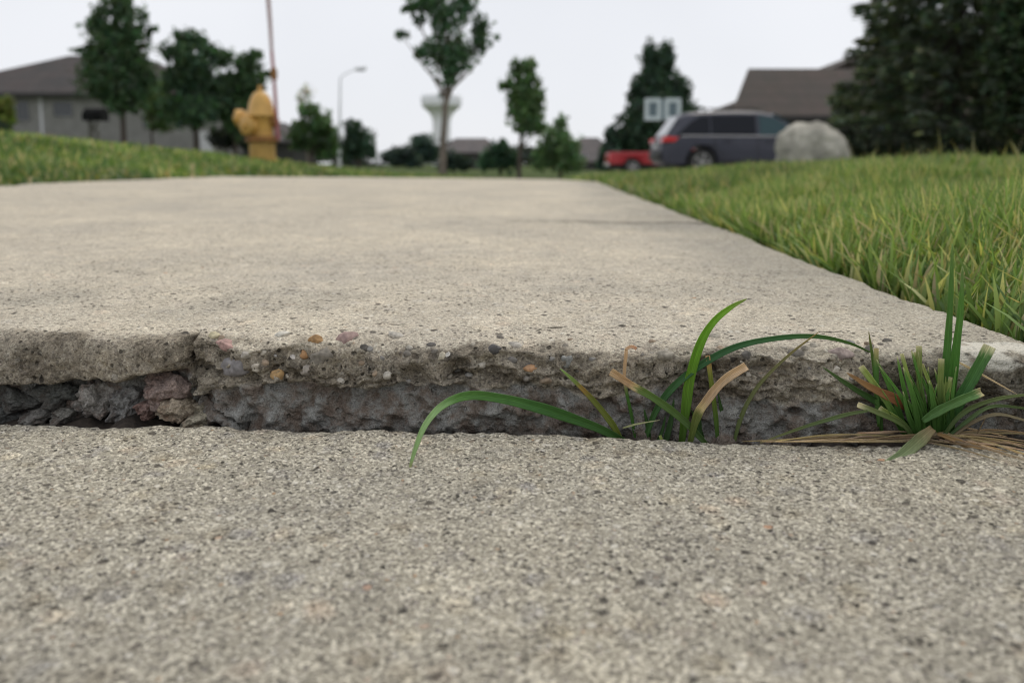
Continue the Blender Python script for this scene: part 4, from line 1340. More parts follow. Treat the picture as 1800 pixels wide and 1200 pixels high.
def spruce(d, px, label, h, r0, seed, n, tint):
    b = P(px, 288, d)
    gz = float(ground(b.x, b.y)) - 0.05
    root = empty('spruce_tree', (b.x, b.y, gz), label, 'tree')
    rg = np.random.default_rng(seed)
    Vl, Cl = [], []
    mb = MB()
    mb.tube([(0, 0, 0), (0, 0, h * .5), (0, 0, h)], [0.16, 0.09, 0.012], 10)
    lev = 0.12
    cnt = 0
    per = n // 260
    while lev < h * 0.985:
        f = lev / h
        rr = r0 * (1 - f) ** 0.85 * (0.9 + 0.2 * rg.random()) * min(1, 0.75 + lev * 0.3)
        nb = 9 if f < .6 else 7
        a0 = rg.random() * 6.28
        for j in range(nb):
            a = a0 + j * 2 * math.pi / nb + rg.normal() * 0.12
            L = rr * rg.uniform(0.78, 1.14)
            dirv = np.array([math.cos(a), math.sin(a), 0])
            zt = lambda u: lev - 0.28 * L * u + 0.16 * L * u * u
            m = max(24, int(per * (0.35 + L / r0)))
            u = rg.random(m) ** 0.4
            side = rg.normal(size=m) * 0.17 * L * (1.08 - u)
            sv = np.array([-math.sin(a), math.cos(a), 0])
            p = dirv * (L * u)[:, None] + sv * side[:, None]
            p[:, 2] = zt(u) - np.abs(rg.normal(size=m)) * 0.10 - 0.25 * np.abs(side)
            ax = dirv + sv * (np.sign(side) * rg.uniform(0.3, 1.1, m))[:, None] + rg.normal(size=(m, 3)) * 0.25
            ax[:, 2] -= 0.25
            ax /= np.linalg.norm(ax, axis=1)[:, None]
            bx = np.cross(ax, rg.normal(size=(m, 3)))
            bx /= np.linalg.norm(bx, axis=1)[:, None]
            s = rg.uniform(0.05, 0.11, m)[:, None]
            Vl.append(np.stack([p - ax * s, p + bx * s * .3, p + ax * s, p - bx * s * .3], 1).reshape(-1, 3))
            c = np.array(tint) * rg.uniform(.75, 1.3) * rg.uniform(0.6, 1.4, (m, 1)) * (1 + 0.1 * rg.normal(size=(m, 3)))
            newg = rg.random(m) < 0.1
            c[newg] *= np.array([1.7, 1.6, 1.2])
            Cl.append(np.repeat(np.clip(c, .003, 1), 4, 0))
            if cnt % 2 == 0:
                mb.tube([(0, 0, lev), tuple(dirv[:2] * L * .5) + (float(zt(0.5)),), tuple(dirv[:2] * L * .95) + (float(zt(.95)),)], [0.02, 0.012, 0.004], 5)
            cnt += 1
        lev += 0.17
    V = np.concatenate(Vl)
    np_mesh('crown', V, [np.arange(len(V)).reshape(-1, 4)], M['leaf'], root, smooth=False, attrs={'tint': ('POINT', np.concatenate(Cl))})
    mb.build('trunk', M['bark_dark'], root)
    return root


spruce(12.5, 1665, 'big dark spruce filling the upper right corner beside the boulder', 6.9, 2.05, 71, 46000, (0.105, 0.138, 0.098))
tree('leafy_tree', 10.5, (1835, 275), [(1800, 60, 60, 60), (1840, 20, 80, 70), (1790, 140, 50, 50), (1850, 130, 80, 70), (1800, 195, 46, 40), (1860, 220, 70, 50), (1780, -30, 60, 60), (1745, 210, 20, 24), (1770, 90, 40, 50), (1765, 0, 40, 50)], 8000, 0.055, (0.026, 0.040, 0.020), 'lighter broadleaf tree at the right edge overlapping the spruce', 'tree', trunk_r=0.08, seed=19, bark='bark_dark')
tree('shrub', 11.8, (1530, 272), [(1520, 250, 36, 20), (1560, 255, 34, 16), (1600, 262, 40, 12), (1490, 235, 16, 18)], 1500, 0.045, (0.022, 0.028, 0.018), 'low dark shrub between the boulder and the spruce', 'shrub', trunk_r=0.02, seed=20, bark='bark_dark')

tree('shrub', 36.0, (268, 262), [(262, 170, 26, 34), (275, 205, 28, 28), (290, 185, 18, 26)], 2400, 0.10, (0.040, 0.062, 0.026), 'olive green shrub between the tall tree and the broad dark tree', 'shrub', trunk_r=0.05, seed=31, bark='bark_dark')
tree('hedge', 37.0, (405, 272), [(385, 240, 22, 22), (410, 245, 22, 20), (435, 248, 20, 18)], 1800, 0.10, (0.014, 0.018, 0.015), 'low dark hedge just left of the hydrant', 'hedge', trunk_r=0.05, seed=32, bark='bark_dark')


def far_wood():
    rg = np.random.default_rng(5)
    cs, rs = [], []
    for k in range(120):
        px = rg.uniform(480, 1120)
        d = rg.uniform(190, 260)
        hpx = (268 if px < 690 else 261) + 5 * math.sin(px * 0.021) + rg.uniform(-6, 7) + (14 if 640 < px < 685 else 0)
        c = P(px, hpx + 10, d)
        r = rg.uniform(10, 20) * d / FPX
        cs.append(tuple(c))
        rs.append((r, r, 15 * d / FPX))
    V, F, C = leaf_cloud(cs, rs, 24000, 0.5, (0.020, 0.027, 0.024), 55, gap=-1.5)
    o = np_mesh('treeline', V, [F], M['leaf'], smooth=False, attrs={'tint': ('POINT', C)})
    tag(o, 'low dark band of distant woods along the horizon', 'woods', kind='stuff')


far_wood()

# ------------------------------------------------------------------ hydrant and its marker
def hydrant():
    d = 8.0
    b = P(462, 283, d)
    gz = float(ground(b.x, b.y))
    top = P(462, 152, d).z
    base = P(462, 284, d).z
    root = empty('fire_hydrant', (b.x, b.y, base - 0.03), 'ochre yellow fire hydrant with a hose nozzle standing in the left verge', 'fire hydrant')
    h = top - base + 0.03
    k = d / FPX
    w_ = lambda px: px * k
    Zp = lambda py: P(462, py, d).z - (base - 0.03)
    MB().lathe([(w_(22), 0), (w_(22), Zp(247)), (w_(20), Zp(246))]).build('lower_barrel', M['hydrant_low'], root)
    MB().lathe([(w_(27), Zp(250)), (w_(28), Zp(249)), (w_(28), Zp(244.5)), (w_(27), Zp(243.5))]).lathe([(w_(26), Zp(243.2)), (w_(26), Zp(240))]).build('flange', M['hydrant_dark'], root)
    MB().lathe([(w_(19.5), Zp(240.5)), (w_(19.5), Zp(205)), (w_(21), Zp(203))]).build('barrel', M['hydrant'], root)
    MB().lathe([(w_(25), Zp(206)), (w_(26), Zp(204)), (w_(25), Zp(201)), (w_(22.5), Zp(197)), (w_(20.5), Zp(186)), (w_(17), Zp(174)), (w_(11), Zp(164)), (w_(5), Zp(160))]).build('bonnet', M['hydrant'], root)
    MB().lathe([(w_(4.5), Zp(161)), (w_(4.2), Zp(151)), (w_(3.0), Zp(150.5))], n=5).build('operating_nut', M['hydrant'], root)
    zc = Zp(208)
    nz = MB()
    nz.lathe([(w_(11), -w_(18)), (w_(11), -w_(30)), (w_(14), -w_(30.5)), (w_(15), -w_(33)), (w_(15), -w_(42)), (w_(12), -w_(44)), (w_(5), -w_(44.5)), (w_(4.5), -w_(48))], (0, 0, zc), 'x', 20)
    nz.build('hose_nozzle', M['hydrant'], root)
    nz = MB()
    nz.lathe([(w_(9), w_(17)), (w_(9), w_(20)), (w_(11), w_(20.5)), (w_(11), w_(27)), (w_(4), w_(28)), (w_(3.6), w_(31))], (0, 0, Zp(214)), 'x', 20)
    nz.build('hose_nozzle', M['hydrant_dark'], root)
    pn = MB()
    pn.lathe([(w_(13), -w_(16)), (w_(13), -w_(24)), (w_(16), -w_(24.5)), (w_(16.5), -w_(32)), (w_(12), -w_(34)), (w_(5), -w_(34.5)), (w_(4.5), -w_(39))], (-w_(3), 0, Zp(222)), 'y', 20)
    pn.build('pumper_nozzle', M['hydrant'], root).rotation_euler = (0, 0, R(-32))
    for q in range(8):
        a = q * math.pi / 4 + .2
        MB().lathe([(w_(2.2), Zp(252)), (w_(2.2), Zp(241))], (w_(25) * math.cos(a), w_(25) * math.sin(a), 0), 'z', 6).build('bolt', M['hydrant_dark'], root)
    ch = MB()
    ch.tube([(-w_(34), -w_(2), zc - w_(14)), (-w_(31), -w_(3), zc - w_(26)), (-w_(24), -w_(4), zc - w_(30)), (-w_(18), -w_(4), zc - w_(20))], [w_(2.2)] * 4, 6)
    ch.build('cap_chain', M['hydrant_dark'], root)
    # marker rod
    p0 = P(488, 232, d - 0.02)
    rod = empty('hydrant_marker', (p0.x, p0.y, p0.z), 'tall thin faded red marker rod rising from the right of the hydrant', 'marker rod')
    f = lambda px, py: tuple(P(px, py, d - 0.02) - p0)
    MB().tube([f(489, 246), f(486, 205), f(481, 130), f(477.5, 90)], [w_(3.4), w_(3.2), w_(3.0), w_(2.9)], 8).build('lower_rod', M['marker_red'], rod)
    MB().tube([f(477.5, 90), f(475, 45), f(471.5, 0), f(467, -60)], [w_(2.9), w_(3.4), w_(3.8), w_(3.8)], 8).build('upper_rod', M['marker_pale'], rod)
    MB().tube([f(482, 140), f(480.5, 120)], [w_(5.5), w_(5.0)], 10).build('spring', M['hydrant_dark'], rod)
    MB().box((-0.03, -0.012, -0.075), (0.012, 0.012, -0.045), 0.003).build('bracket', M['black'], rod)


hydrant()

# ------------------------------------------------------------------ street lamp
def lamp():
    d = 58.0
    b = P(596, 290, d)
    gz = float(ground(b.x, b.y))
    root = empty('street_lamp', (b.x, b.y, gz), 'pale grey street lamp with a curved arm between the small trees', 'street lamp')
    k = d / FPX
    rel = lambda px, py: tuple(P(px, py, d) - Vector((b.x, b.y, gz)))
    tz = rel(598, 140)
    MB().tube([(0, 0, 0), (tz[0] * .5, 0, tz[2] * .5), tz], [3.2 * k, 2.4 * k, 1.6 * k], 10).build('pole', M['galv'], root)
    MB().tube([tz, rel(600, 135), rel(611, 128), rel(624, 123)], [1.5 * k, 1.2 * k, 1.1 * k, 1.0 * k], 8).build('arm', M['galv'], root)
    h = rel(634, 121)
    Mh = Matrix.Translation(h) @ Matrix.Rotation(R(-6), 4, 'Y')
    MB().box((-10 * k, -5 * k, -2.6 * k), (10 * k, 5 * k, 2.6 * k), 1.8 * k, Mh).build('lamp_head', M['galv'], root)
    MB().box((-5 * k, -4 * k, -4.0 * k), (7 * k, 4 * k, -2.7 * k), 0.8 * k, Mh).build('lens', M['glass_pale'], root)


lamp()

# ------------------------------------------------------------------ water tower
def tower():
    d = 410.0
    b = P(777, 292, d)
    root = empty('water_tower', (b.x, b.y, b.z - 1.0), 'far white water tower with a flared pedestal on the horizon', 'water tower')
    k = d / FPX
    Z = lambda py: P(777, py, d).z - (b.z - 1.0)
    MB().lathe([(16 * k, 0), (15.6 * k, Z(262)), (15.4 * k, Z(235)), (15.6 * k, Z(214)), (17 * k, Z(207)), (20 * k, Z(201)), (25 * k, Z(195))], n=40).build('pedestal', M['tower_stem'], root)
    MB().lathe([(25 * k, Z(195.2)), (30 * k, Z(191)), (33.5 * k, Z(187.5))], n=40).build('bowl', M['tower_low'], root)
    MB().lathe([(33.5 * k, Z(187.6)), (35 * k, Z(184)), (35 * k, Z(172)), (33 * k, Z(168)), (24 * k, Z(165)), (8 * k, Z(163.5)), (1 * k, Z(163.2))], n=40).build('tank', M['tower'], root)
    m = MB()
    for q in range(40):
        a = q * math.pi / 20
        m.tube([(35.3 * k * math.cos(a), 35.3 * k * math.sin(a), Z(177)), (35.3 * k * math.cos(a), 35.3 * k * math.sin(a), Z(173.5))], 0.09, 4)
    m.build('railing', M['tower_low'], root)


tower()

# ------------------------------------------------------------------ houses
def hip_roof(mb, x0, x1, y0, y1, ze, zr, rx0, rx1, ov=0.45, th=0.18):
    """hip roof with a ridge from rx0 to rx1 half way back"""
    x0, x1, y0, y1 = x0 - ov, x1 + ov, y0 - ov, y1 + ov
    ym = (y0 + y1) / 2
    bm = mb.bm
    v = [bm.verts.new(p) for p in ((x0, y0, ze), (x1, y0, ze), (x1, y1, ze), (x0, y1, ze), (rx0, ym, zr), (rx1, ym, zr))]
    u = [bm.verts.new(p) for p in ((x0, y0, ze - th), (x1, y0, ze - th), (x1, y1, ze - th), (x0, y1, ze - th))]
    for f in ((0, 1, 5, 4), (1, 2, 5), (2, 3, 4, 5), (3, 0, 4)):
        bm.faces.new([v[i] for i in f])
    for i in range(4):
        j = (i + 1) % 4
        bm.faces.new((v[i], u[i], u[j], v[j]))
    bm.faces.new(u[::-1])
    return mb


def win(parent, x0, x1, z0, z1, y, mats=('white_trim', 'window')):
    """a framed window in a wall facing the camera at local y"""
    f = MB()
    t = 0.09
    f.box((x0 - t, y - .06, z0 - t), (x1 + t, y - .003, z0))
    f.box((x0 - t, y - .06, z1), (x1 + t, y - .003, z1 + t))
    f.box((x0 - t, y - .06, z0 + .001), (x0, y - .003, z1 - .001))
    f.box((x1, y - .06, z0 + .001), (x1 + t, y - .003, z1 - .001))
    o = f.build('window', M[mats[0]], parent)
    MB().box((x0 + .001, y - .03, z0 + .001), (x1 - .001, y - .004, z1 - .001)).build('pane', M[mats[1]], o)


def left_house():
    d = 50.0
    k = d / FPX
    X = lambda px: P(px, 200, d).x
    Zp = lambda py: P(200, py, d).z
    b = P(200, 260, d)
    gz = -0.2
    cx_ = X(200)
    root = empty('ranch_house', (cx_, d, gz), 'long grey ranch house with a charcoal hip roof behind the left trees', 'house')
    xl, xr = X(-150) - cx_, X(372) - cx_
    ze = Zp(165) - gz
    D = 9.0
    mb = MB()
    mb.box((xl, 0, 0), (xr, D, ze - 0.19))
    mb.build('wall', M['siding'], root)
    # roof: eaves at py 160, ridge at py 98
    yr = d + D / 2
    zr = ZC + (Zp(98) - ZC) * yr / d - gz
    sx = yr / d
    mb = MB()
    hip_roof(mb, xl, xr, 0, D, ze, zr, X(128) * sx - cx_, X(250) * sx - cx_, 0.5)
    mb.build('roof', M['roof_left'], root, smooth=False)
    MB().box((xl - .52, -.56, ze - .24), (xr + .52, -.52, ze + .01)).build('gutter', M['fascia'], root)
    zt = lambda py: Zp(py) - gz
    MB().box((X(70) - cx_, -.03, 0.2), (X(75) - cx_, -.003, ze - .2)).build('corner_trim', M['white_trim'], root)
    MB().box((X(350) - cx_, -.032, 0.0), (X(372) - cx_, -.003, zt(232))).build('door_panel', M['white_trim'], root)
    win(root, X(30) - cx_, X(52) - cx_, zt(212), zt(178), 0, ('siding', 'window'))
    win(root, X(95) - cx_, X(128) - cx_, zt(205), zt(180), 0, ('siding', 'window'))
    win(root, X(250) - cx_, X(275) - cx_, zt(225), zt(195), 0, ('siding', 'window'))


left_house()


def side_house():
    # darker low wing right of the left house
    d = 56.0
    X = lambda px: P(px, 200, d).x
    Zp = lambda py: P(440, py, d).z
    gz = -0.6
    cx_ = X(430)
    root = empty('garage_wing', (cx_, d, gz), 'low dark house behind the hydrant with a sloping grey roof end', 'house')
    ze, zr = Zp(248) - gz, Zp(212) - gz
    xl, xr = X(378) - cx_, X(515) - cx_
    MB().box((xl, 0, 0), (xr, 6, ze - .19)).build('wall', M['siding_dark_shaded'], root)
    mb = MB()
    hip_roof(mb, xl, xr, 0, 6, ze, zr, X(420) - cx_, X(480) - cx_, .5)
    mb.build('roof', M['roof_far'], root, smooth=False)


side_house()


def right_house():
    d = 42.0
    X = lambda px: P(px, 150, d).x
    gz = -0.7
    cx_ = X(1400)
    root = empty('brown_roof_house', (cx_, d, gz), 'house with a big brown gabled roof behind the parked cars', 'house')
    Zp = lambda py: P(1400, py, d).z - gz
    ze = Zp(204)
    D = 10.0
    yr = d + D / 2
    zr = ZC + ((P(1400, 121, d).z - ZC) * yr / d) - gz
    xl, xr = X(1290) - cx_, X(1660) - cx_
    mw = MB().box((xl + 1.0, 0, 0), (xr + 2, D, ze - .20))
    for v_ in mw.bm.verts:
        if v_.co.y > D - .1 and v_.co.x < 0:
            v_.co.x += 3.4
    mw.build('wall', M['siding_dark_shaded'], root)  # dark colour stands in for the shadow below the eave
    xe = P(1284, 200, d - .5).x - cx_
    xr0 = (1307 - CX) / FPX * yr - cx_
    mb = MB()
    hip_roof(mb, xe + .5, xr + 3, 0, D, ze, zr, xr0, xr + 1.0, .5, .16)
    for v_ in mb.bm.verts:
        if v_.co.y > D and v_.co.x < xe + 1:
            v_.co.x += 3.4       # the end wall is not square to the front
    mb.build('roof', M['roof_right'], root, smooth=False)
    MB().box((xe - .02, -.56, ze - .26), (xr + 3, -.503, ze - .005)).build('gutter', M['fascia'], root)
    # taller gabled wing behind, rising to the right
    dw = d + 7.0
    Xw = lambda px: P(px, 150, dw).x - cx_
    Zw = lambda py: P(1400, py, dw).z - gz
    gx, gl = Xw(1650), Xw(1300)
    zg, zk = Zw(44), Zw(184)
    m = MB()
    for sgn in (-1, 1):
        m.prism([(gx, 7.0, zg), (gx + sgn * (gx - gl), 7.0, zk), (gx + sgn * (gx - gl), 7.0, zk - .18), (gx, 7.0, zg - .2)], (0, 9.0, 0))
    m.build('roof', M['roof_right'], root, smooth=False)
    MB().prism([(gl + .4, 7.3, 0), (2 * gx - gl - .4, 7.3, 0), (2 * gx - gl - .4, 7.3, zk - .05), (gx, 7.3, zg - .25), (gl + .4, 7.3, zk - .05)], (0, 8, 0)).build('wall', M['roof_right'], root)
    win(root, X(1330) - cx_, X(1372) - cx_, .9, 2.2, 0)


right_house()


def far_house(name, d, px0, px1, rx0, rx1, pe, pr, lab):
    X = lambda px: P(px, 260, d).x
    gz = -1.2
    cx_ = X((px0 + px1) / 2)
    root = empty('far_house', (cx_, d, gz), lab, 'house', 'houses along the horizon')
    Zp = lambda py: P(900, py, d).z - gz
    D = 12
    ze = Zp(pe)
    zr = ZC + (P(900, pr, d).z - ZC) * (d + 6) / d - gz
    MB().box((X(px0) - cx_, 0, 0), (X(px1) - cx_, D, ze - .19)).build('wall', M['siding_dark_shaded'], root)
    mb = MB()
    sx = (d + 6) / d
    hip_roof(mb, X(px0) - cx_, X(px1) - cx_, 0, D, ze, zr, X(rx0) * sx - cx_, X(rx1) * sx - cx_, .5)
    mb.build('roof', M['roof_far'], root, smooth=False)
    win(root, X(px0 + 12) - cx_, X(px0 + 20) - cx_, 1.2, 2.4, 0)


far_house('a', 120, 782, 868, 800, 856, 268, 243, 'far house with a grey hip roof right of the water tower')
far_house('b', 100, 1010, 1085, 1022, 1052, 284, 242, 'far house with a grey roof left of the conical evergreen')

# pale kerb stone seen far off beside the hedge
# ------------------------------------------------------------------ mailbox
def mailbox():
    d = 18.0
    b = P(163, 258, d)
    gz = P(163, 262, d).z
    k = d / FPX
    root = empty('mailbox', (b.x, b.y, gz), 'black mailbox on a bracketed post in front of the left house', 'mailbox')
    Z = lambda py: P(163, py, d).z - gz
    X = lambda px: P(px, 220, d).x - b.x
    w2 = 0.17
    poly = [(X(153), -w2, Z(214)), (X(153), w2, Z(214))]
    zc = Z(203)
    pts = [(X(153), -w2, Z(213)), (X(153), -w2, zc)] + [(X(153), -w2 * math.cos(a), zc + w2 * .95 * math.sin(a)) for a in np.linspace(0.2, math.pi - .2, 8)] + [(X(153), w2, zc), (X(153), w2, Z(213))]
    MB().prism(pts, (X(186) - X(153), 0, 0)).build('box', M['mailbox'], root)
    MB().box((X(152) - .02, -w2 + .02, Z(212)), (X(152), w2 - .02, zc + .05), .005).build('door', M['mailbox'], root)
    MB().box((X(156), -.03, 0), (X(156) + .07, .03, Z(214)), .005).build('post', M['post'], root)
    MB().tube([(X(158), 0, Z(236)), (X(172), 0, Z(216))], .028, 6).build('brace', M['post'], root)
    MB().box((X(168), -.03, 0), (X(168) + .06, .03, Z(228)), .005).build('post', M['post'], root)
    MB().box((X(176), -w2 - .02, Z(208)), (X(178), -w2 - .002, Z(196)), .003).build('flag', M['mailbox'], root)


mailbox()

# ------------------------------------------------------------------ boulder
bd = 11.0
bp_ = P(1428, 262, bd)
def boulder():
    bm = bmesh.new()
    bmesh.ops.create_icosphere(bm, subdivisions=5, radius=1)
    kx = bd / FPX
    for v in bm.verts:
        x, y, z = v.co
        sgn = lambda a: math.copysign(abs(a) ** 0.78, a)
        x, y, z = sgn(x), sgn(y), sgn(z)
        x += 0.10 * max(0, z) * -1
        n_ = float(fbm(x * 1.5 + 3, y * 1.5, z * 1.5, 913, 4))
        f = 1 + 0.055 * n_ + 0.03 * float(fbm(x * 5, y * 5, z * 5, 77, 3)) - 0.22 * max(0, x * .62 + z * .78 - 0.86)
        v.co = (x * 59 * kx * f, y * 0.42 * f, z * 58 * kx * f - 0.05 * max(0, x) * max(0, z))
    for f in bm.faces:
        f.smooth = True
    me = bpy.data.meshes.new('boulder')
    bm.to_mesh(me)
    bm.free()
    me.materials.append(M['boulder'])
    o = bpy.data.objects.new('boulder', me)
    col.objects.link(o)
    return o


o = boulder()
o.location = (bp_.x, bp_.y, P(1428, 274, bd).z)
tag(o, 'rounded grey granite boulder on the lawn in front of the parked car', 'boulder')

# ------------------------------------------------------------------ driveway
def driveway():
    xs = np.linspace(2.4, 12.5, 30)
    ys = np.linspace(19.5, 42.0, 40)
    Xg, Yg = np.meshgrid(xs, ys)
    Z = ground(Xg, Yg) + 0.05
    V = np.stack([Xg, Yg, Z], -1).reshape(-1, 3)
    o = np_mesh('driveway', V, [grid_faces(len(ys), len(xs))], M['driveway'])
    tag(o, kind='structure')


driveway()

# ------------------------------------------------------------------ cars
def apply_bool(o, cutters):
    for c in cutters:
        m = o.modifiers.new('cut', 'BOOLEAN')
        m.operation = 'DIFFERENCE'
        m.object = c
        m.solver = 'EXACT'
    dg = bpy.context.evaluated_depsgraph_get()
    dg.update()
    me = bpy.data.meshes.new_from_object(o.evaluated_get(dg))
    o.modifiers.clear()
    o.data = me
    for c in cutters:
        bpy.data.objects.remove(c)


def wheel(parent, x, y, r, wd, side):
    t = MB()
    t.lathe([(r * .62, -wd / 2), (r * .9, -wd / 2), (r, -wd * .36), (r, wd * .36), (r * .9, wd / 2), (r * .62, wd / 2)], (0, 0, 0), 'y', 32)
    wo = t.build('wheel', M['rubber'], parent)
    wo.location = (x, y, r)
    rm = MB()
    yo = side * wd * .5
    rm.lathe([(r * .64, yo - side * .02), (r * .64, yo + side * .004), (r * .58, yo + side * .004), (r * .55, yo - side * .05)], (0, 0, 0), 'y', 32)
    rm.lathe([(r * .16, yo - side * .05), (r * .16, yo + side * .012), (r * .08, yo + side * .016)], (0, 0, 0), 'y', 16)
    for q in range(5):
        a = q * 2 * math.pi / 5 + .3
        rm.box((-r * .07, yo - .018 - side * .012, r * .1), (r * .07, yo + .018 - side * .012, r * .6), .006, Matrix.Rotation(a, 4, 'Y'))
    rm.build('rim', M['rim'], wo)
    return wo


def suv():
    yside = 21.5
    sc_px = lambda px: P(px, 260, yside).x
    x0 = sc_px(1164)
    gz = -0.22
    root = empty('parked_suv', (x0, yside + 0.96, gz), 'slate blue sport utility vehicle parked behind the boulder', 'car')
    st = [  # x, zbottom, half width, belt z, top z
        (0.00, 0.42, 0.80, 0.78, 0.80), (0.04, 0.34, 0.90, 0.88, 0.93), (0.14, 0.30, 0.94, 0.98, 1.06), (0.30, 0.28, 0.955, 1.03, 1.30),
        (0.46, 0.27, 0.96, 1.04, 1.52), (0.60, 0.26, 0.96, 1.05, 1.66), (0.85, 0.25, 0.965, 1.05, 1.715), (1.40, 0.25, 0.97, 1.05, 1.745),
        (2.00, 0.25, 0.97, 1.05, 1.755), (2.60, 0.25, 0.97, 1.04, 1.735), (3.00, 0.25, 0.97, 1.04, 1.66), (3.35, 0.25, 0.965, 1.03, 1.44),
        (3.75, 0.25, 0.96, 1.03, 1.14), (4.00, 0.26, 0.955, 1.00, 1.08), (4.40, 0.27, 0.94, 0.92, 1.02), (4.70, 0.30, 0.90, 0.82, 0.90), (4.85, 0.40, 0.78, 0.68, 0.72)]
    hw = lambda z, w_: w_ - 0.02 - max(0.0, z - 1.05) * 0.36
    rows = []
    for x, zb, w_, zl, zt in st:
        w_t = hw(zt, w_) if zt > 1.1 else w_ * .9
        rows.append([(x, w_ * .82, zb), (x, w_ * .97, zb + .06), (x, w_, zb + .2 if zb + .2 < zl * .8 else zl * .7), (x, w_, zl * .82), (x, w_ * .985, zl - .03), (x, w_ * .965, zl + .005), (x, (w_ * .965 + w_t) / 2 + .01, (zl + zt) / 2), (x, w_t, zt - .07 if zt > 1.1 else zt - .02), (x, w_t - .10, zt - .01), (x, w_t * .5, zt + .012), (x, 0, zt + .018)])
    bm = bmesh.new()
    rings = []
    for r_ in rows:
        ring = [bm.verts.new((a, -b_, c)) for a, b_, c in r_] + [bm.verts.new((a, b_, c)) for a, b_, c in r_[-2::-1]]
        rings.append(ring)
    for A, B in zip(rings, rings[1:]):
        m_ = len(A)
        for q in range(m_ - 1):
            bm.faces.new((A[q], A[q + 1], B[q + 1], B[q]))
        bm.faces.new((A[m_ - 1], A[0], B[0], B[m_ - 1]))
    bm.faces.new(rings[0])
    bm.faces.new(rings[-1][::-1])
    mb = MB()
    mb.bm.free()
    mb.bm = bm
    body = mb.build('body', M['suv'], root, angle=34)
    cut = []
    wr = 0.37
    for ax in (1.08, 3.90):
        c = MB().lathe([(.445, -1.3), (.445, 1.3)], (ax, 0, wr), 'y', 40).build('cut', None)
        c.location = root.location
        cut.append(c)
    bpy.context.view_layer.update()
    apply_bool(body, cut)
    for p in body.data.polygons:
        p.use_smooth = True
    for ax in (1.08, 3.90):
        for sgn in (-1, 1):
            wheel(root, ax, sgn * .84, wr, .24, sgn)
    MB().box((0.62, -.72, .30), (4.3, .72, .62)).build('underbody', M['black'], root)
    def pane(name, poly, mat, w_=.965, off=.022):
        for sgn in (-1, 1):
            pts = []
            for x, z in poly:
                pts.append((x, sgn * (hw(z, w_) + off), z))
            MB().prism(pts, (0, -sgn * .03, 0)).build(name, mat, root, smooth=False)
    pane('window', [(.40, 1.10), (1.28, 1.09), (1.28, 1.60), (1.05, 1.585), (.80, 1.45)], M['glass_dark'])
    pane('window', [(1.33, 1.10), (2.52, 1.09), (2.52, 1.62), (1.33, 1.605)], M['glass_dark'])
    pane('window', [(2.62, 1.09), (3.62, 1.08), (3.45, 1.26), (3.05, 1.55), (2.62, 1.61)], M['glass_teal'])
    # rear glass on the sloping hatch, windscreen
    MB().prism([(.13, -.80, 1.07), (.13, .80, 1.07), (.50, .68, 1.60), (.50, -.68, 1.60)], (-.02, 0, .015)).build('rear_window', M['glass_pale'], root, smooth=False)
    MB().prism([(3.74, -.78, 1.16), (3.74, .78, 1.16), (3.06, .66, 1.655), (3.06, -.66, 1.655)], (.02, 0, .03)).build('windscreen', M['glass_teal'], root, smooth=False)
    for sgn in (-1, 1):
        MB().prism([(-.02, sgn * .62, .90), (-.02, sgn * .97, .90), (.30, sgn * .985, .92), (.44, sgn * .985, 1.03), (.10, sgn * .965, 1.05), (.06, sgn * .62, 1.05)], (0.012, 0, .0)).build('tail_lamp', M['lamp_red'], root, smooth=False)
        MB().box((-.01, sgn * .955 - .03, .91), (.36, sgn * .955 + .032, 1.035), .02).build('tail_lamp', M['lamp_red'], root)
        MB().box((3.22, sgn * 1.03 - .08, 1.06), (3.40, sgn * 1.03 + .08, 1.22), .04).build('mirror', M['suv'], root)
        MB().tube([(.95, sgn * .66, 1.765), (1.1, sgn * .66, 1.80), (2.5, sgn * .66, 1.80), (2.65, sgn * .66, 1.765)], .018, 6).build('roof_rail', M['black'], root)
        for hx in (1.65, 2.75):
            MB().box((hx, sgn * .985 - .02, .93), (hx + .22, sgn * .985 + .02, .965), .01).build('door_handle', M['suv'], root)
        MB().box((1.56, sgn * .965 - .02, .27), (3.42, sgn * .965 + .02, .42), .015).build('sill_trim', M['black'], root)
        MB().box((4.55, sgn * .70 - .15, .72), (4.80, sgn * .70 + .15, .84), .03).build('headlight', M['glass_pale'], root)
    for sgn in (-1, 1):
        MB().tube([(.5, sgn * .975, 1.065), (2.0, sgn * .985, 1.06), (3.7, sgn * .97, 1.05)], .014, 6).build('belt_trim', M['chrome'], root)
        for hx in (1.42, 2.57, 3.66):
            MB().box((hx - .007, sgn * .972 - .004, .46), (hx + .007, sgn * .972 + .004, 1.04)).build('door_seam', M['black'], root)
    MB().box((-.05, -.84, .42), (.05, .84, .66), .03).build('rear_bumper', M['black'], root)
    MB().box((-.035, -.26, .74), (.02, .26, .86), .006).build('licence_plate', M['white_trim'], root)
    MB().box((-.03, -.5, .89), (.03, .5, .915), .005).build('hatch_trim', M['chrome'], root)


suv()


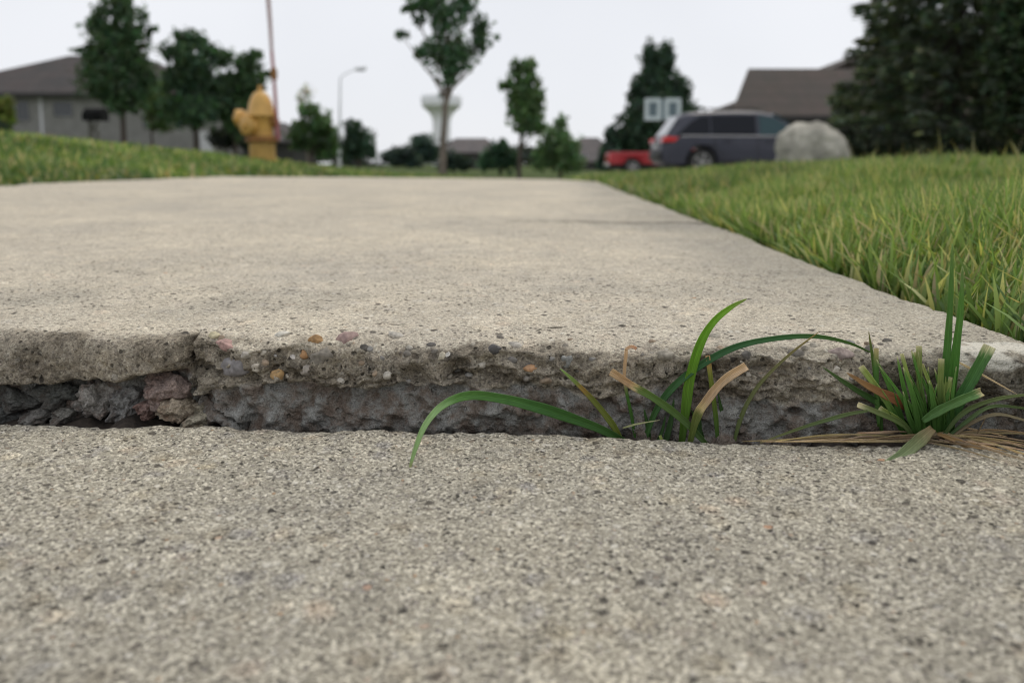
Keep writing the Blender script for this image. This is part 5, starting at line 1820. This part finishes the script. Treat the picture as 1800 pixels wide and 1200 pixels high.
def pickup():
    d = 38.0
    x0 = P(1073, 290, d).x
    gz = -0.46
    root = empty('pickup_truck', (x0, d + .95, gz), 'bright red pickup truck showing its bed left of the parked utility vehicle', 'truck')
    # bed
    b = MB()
    b.box((0, -.95, .55), (2.05, -.86, 1.12), .02).box((0, .86, .55), (2.05, .95, 1.12), .02)
    b.box((0.06, -.859, .56), (2.04, .859, .66), .01).box((1.97, -.859, .661), (2.05, .859, 1.12), .01)
    bed = b.build('bed', M['truck'], root)
    cabp = [(2.08, .5), (2.08, 1.15), (2.2, 1.2), (2.32, 1.80), (2.55, 1.86), (3.6, 1.84), (4.35, 1.22), (5.35, 1.10), (5.5, .95), (5.5, .5)]
    cab = MB().prism([(x, -.95, z) for x, z in cabp], (0, 1.9, 0)).build('cab', M['truck'], root, smooth=False)
    cuts = []
    for ob, ax in ((bed, 1.08), (cab, 4.65)):
        c = MB().lathe([(.48, -1.4), (.48, 1.4)], (ax, 0, .40), 'y', 36).build('cut', None)
        c.location = root.location
        bpy.context.view_layer.update()
        apply_bool(ob, [c])
    for ax in (1.08, 4.65):
        for sgn in (-1, 1):
            wheel(root, ax, sgn * .80, .40, .26, sgn)
    MB().box((-.05, -.85, .55), (0.0, .85, 1.10), .015).build('tailgate', M['truck'], root)
    MB().box((-.16, -.88, .45), (-.055, .88, .60), .02).build('rear_bumper', M['chrome'], root)
    MB().box((.2, -.6, .30), (5.2, .6, .52)).build('underbody', M['black'], root)
    for sgn in (-1, 1):
        MB().box((-.045, sgn * .90 - .045, .72), (.03, sgn * .90 + .055, 1.05), .01).build('tail_lamp', M['lamp_red'], root)
        MB().prism([(2.42, sgn * .956, 1.25), (3.15, sgn * .956, 1.25), (3.15, sgn * .956, 1.74), (2.50, sgn * .956, 1.74)], (0, -sgn * .012, 0)).build('window', M['glass_dark'], root)
        MB().prism([(3.22, sgn * .956, 1.25), (4.15, sgn * .956, 1.25), (3.58, sgn * .956, 1.74), (3.22, sgn * .956, 1.74)], (0, -sgn * .012, 0)).build('window', M['glass_dark'], root)


pickup()


def board():
    d = 31.0
    X = lambda px: P(px, 195, d).x
    b = P(1165, 300, d)
    gz = float(ground(b.x, b.y))
    root = empty('backboard', (b.x, d, gz), 'pale framed backboard with two clear panels before the conical evergreen', 'backboard')
    Z = lambda py: P(1165, py, d).z - gz
    xx = lambda px: X(px) - b.x
    fr = MB()
    t = 7 * d / FPX
    for a, c in ((1133, 1162), (1168, 1197)):
        fr.box((xx(a), -.03, Z(173) - t), (xx(c), .03, Z(173)), .006)
        fr.box((xx(a), -.03, Z(212)), (xx(c), .03, Z(212) + t), .006)
        fr.box((xx(a), -.028, Z(212) + t), (xx(a) + t, .028, Z(173) - t))
        fr.box((xx(c) - t, -.028, Z(212) + t), (xx(c), .028, Z(173) - t))
    fr.build('frame', M['board_frame'], root)
    for a, c in ((1133, 1162), (1168, 1197)):
        MB().box((xx(a) + t, -.012, Z(212) + t), (xx(c) - t, .012, Z(173) - t)).build('panel', M['board_panel'], root)
    MB().box((xx(1162), -.02, Z(210)), (xx(1168), .02, Z(176))).build('centre_strip', M['board_panel'], root)
    MB().tube([(0, .15, 0), (0, .15, Z(195))], .06, 10).build('pole', M['black'], root)
    MB().box((-.03, .03, Z(196)), (.03, .2, Z(188))).build('bracket', M['black'], root)


board()
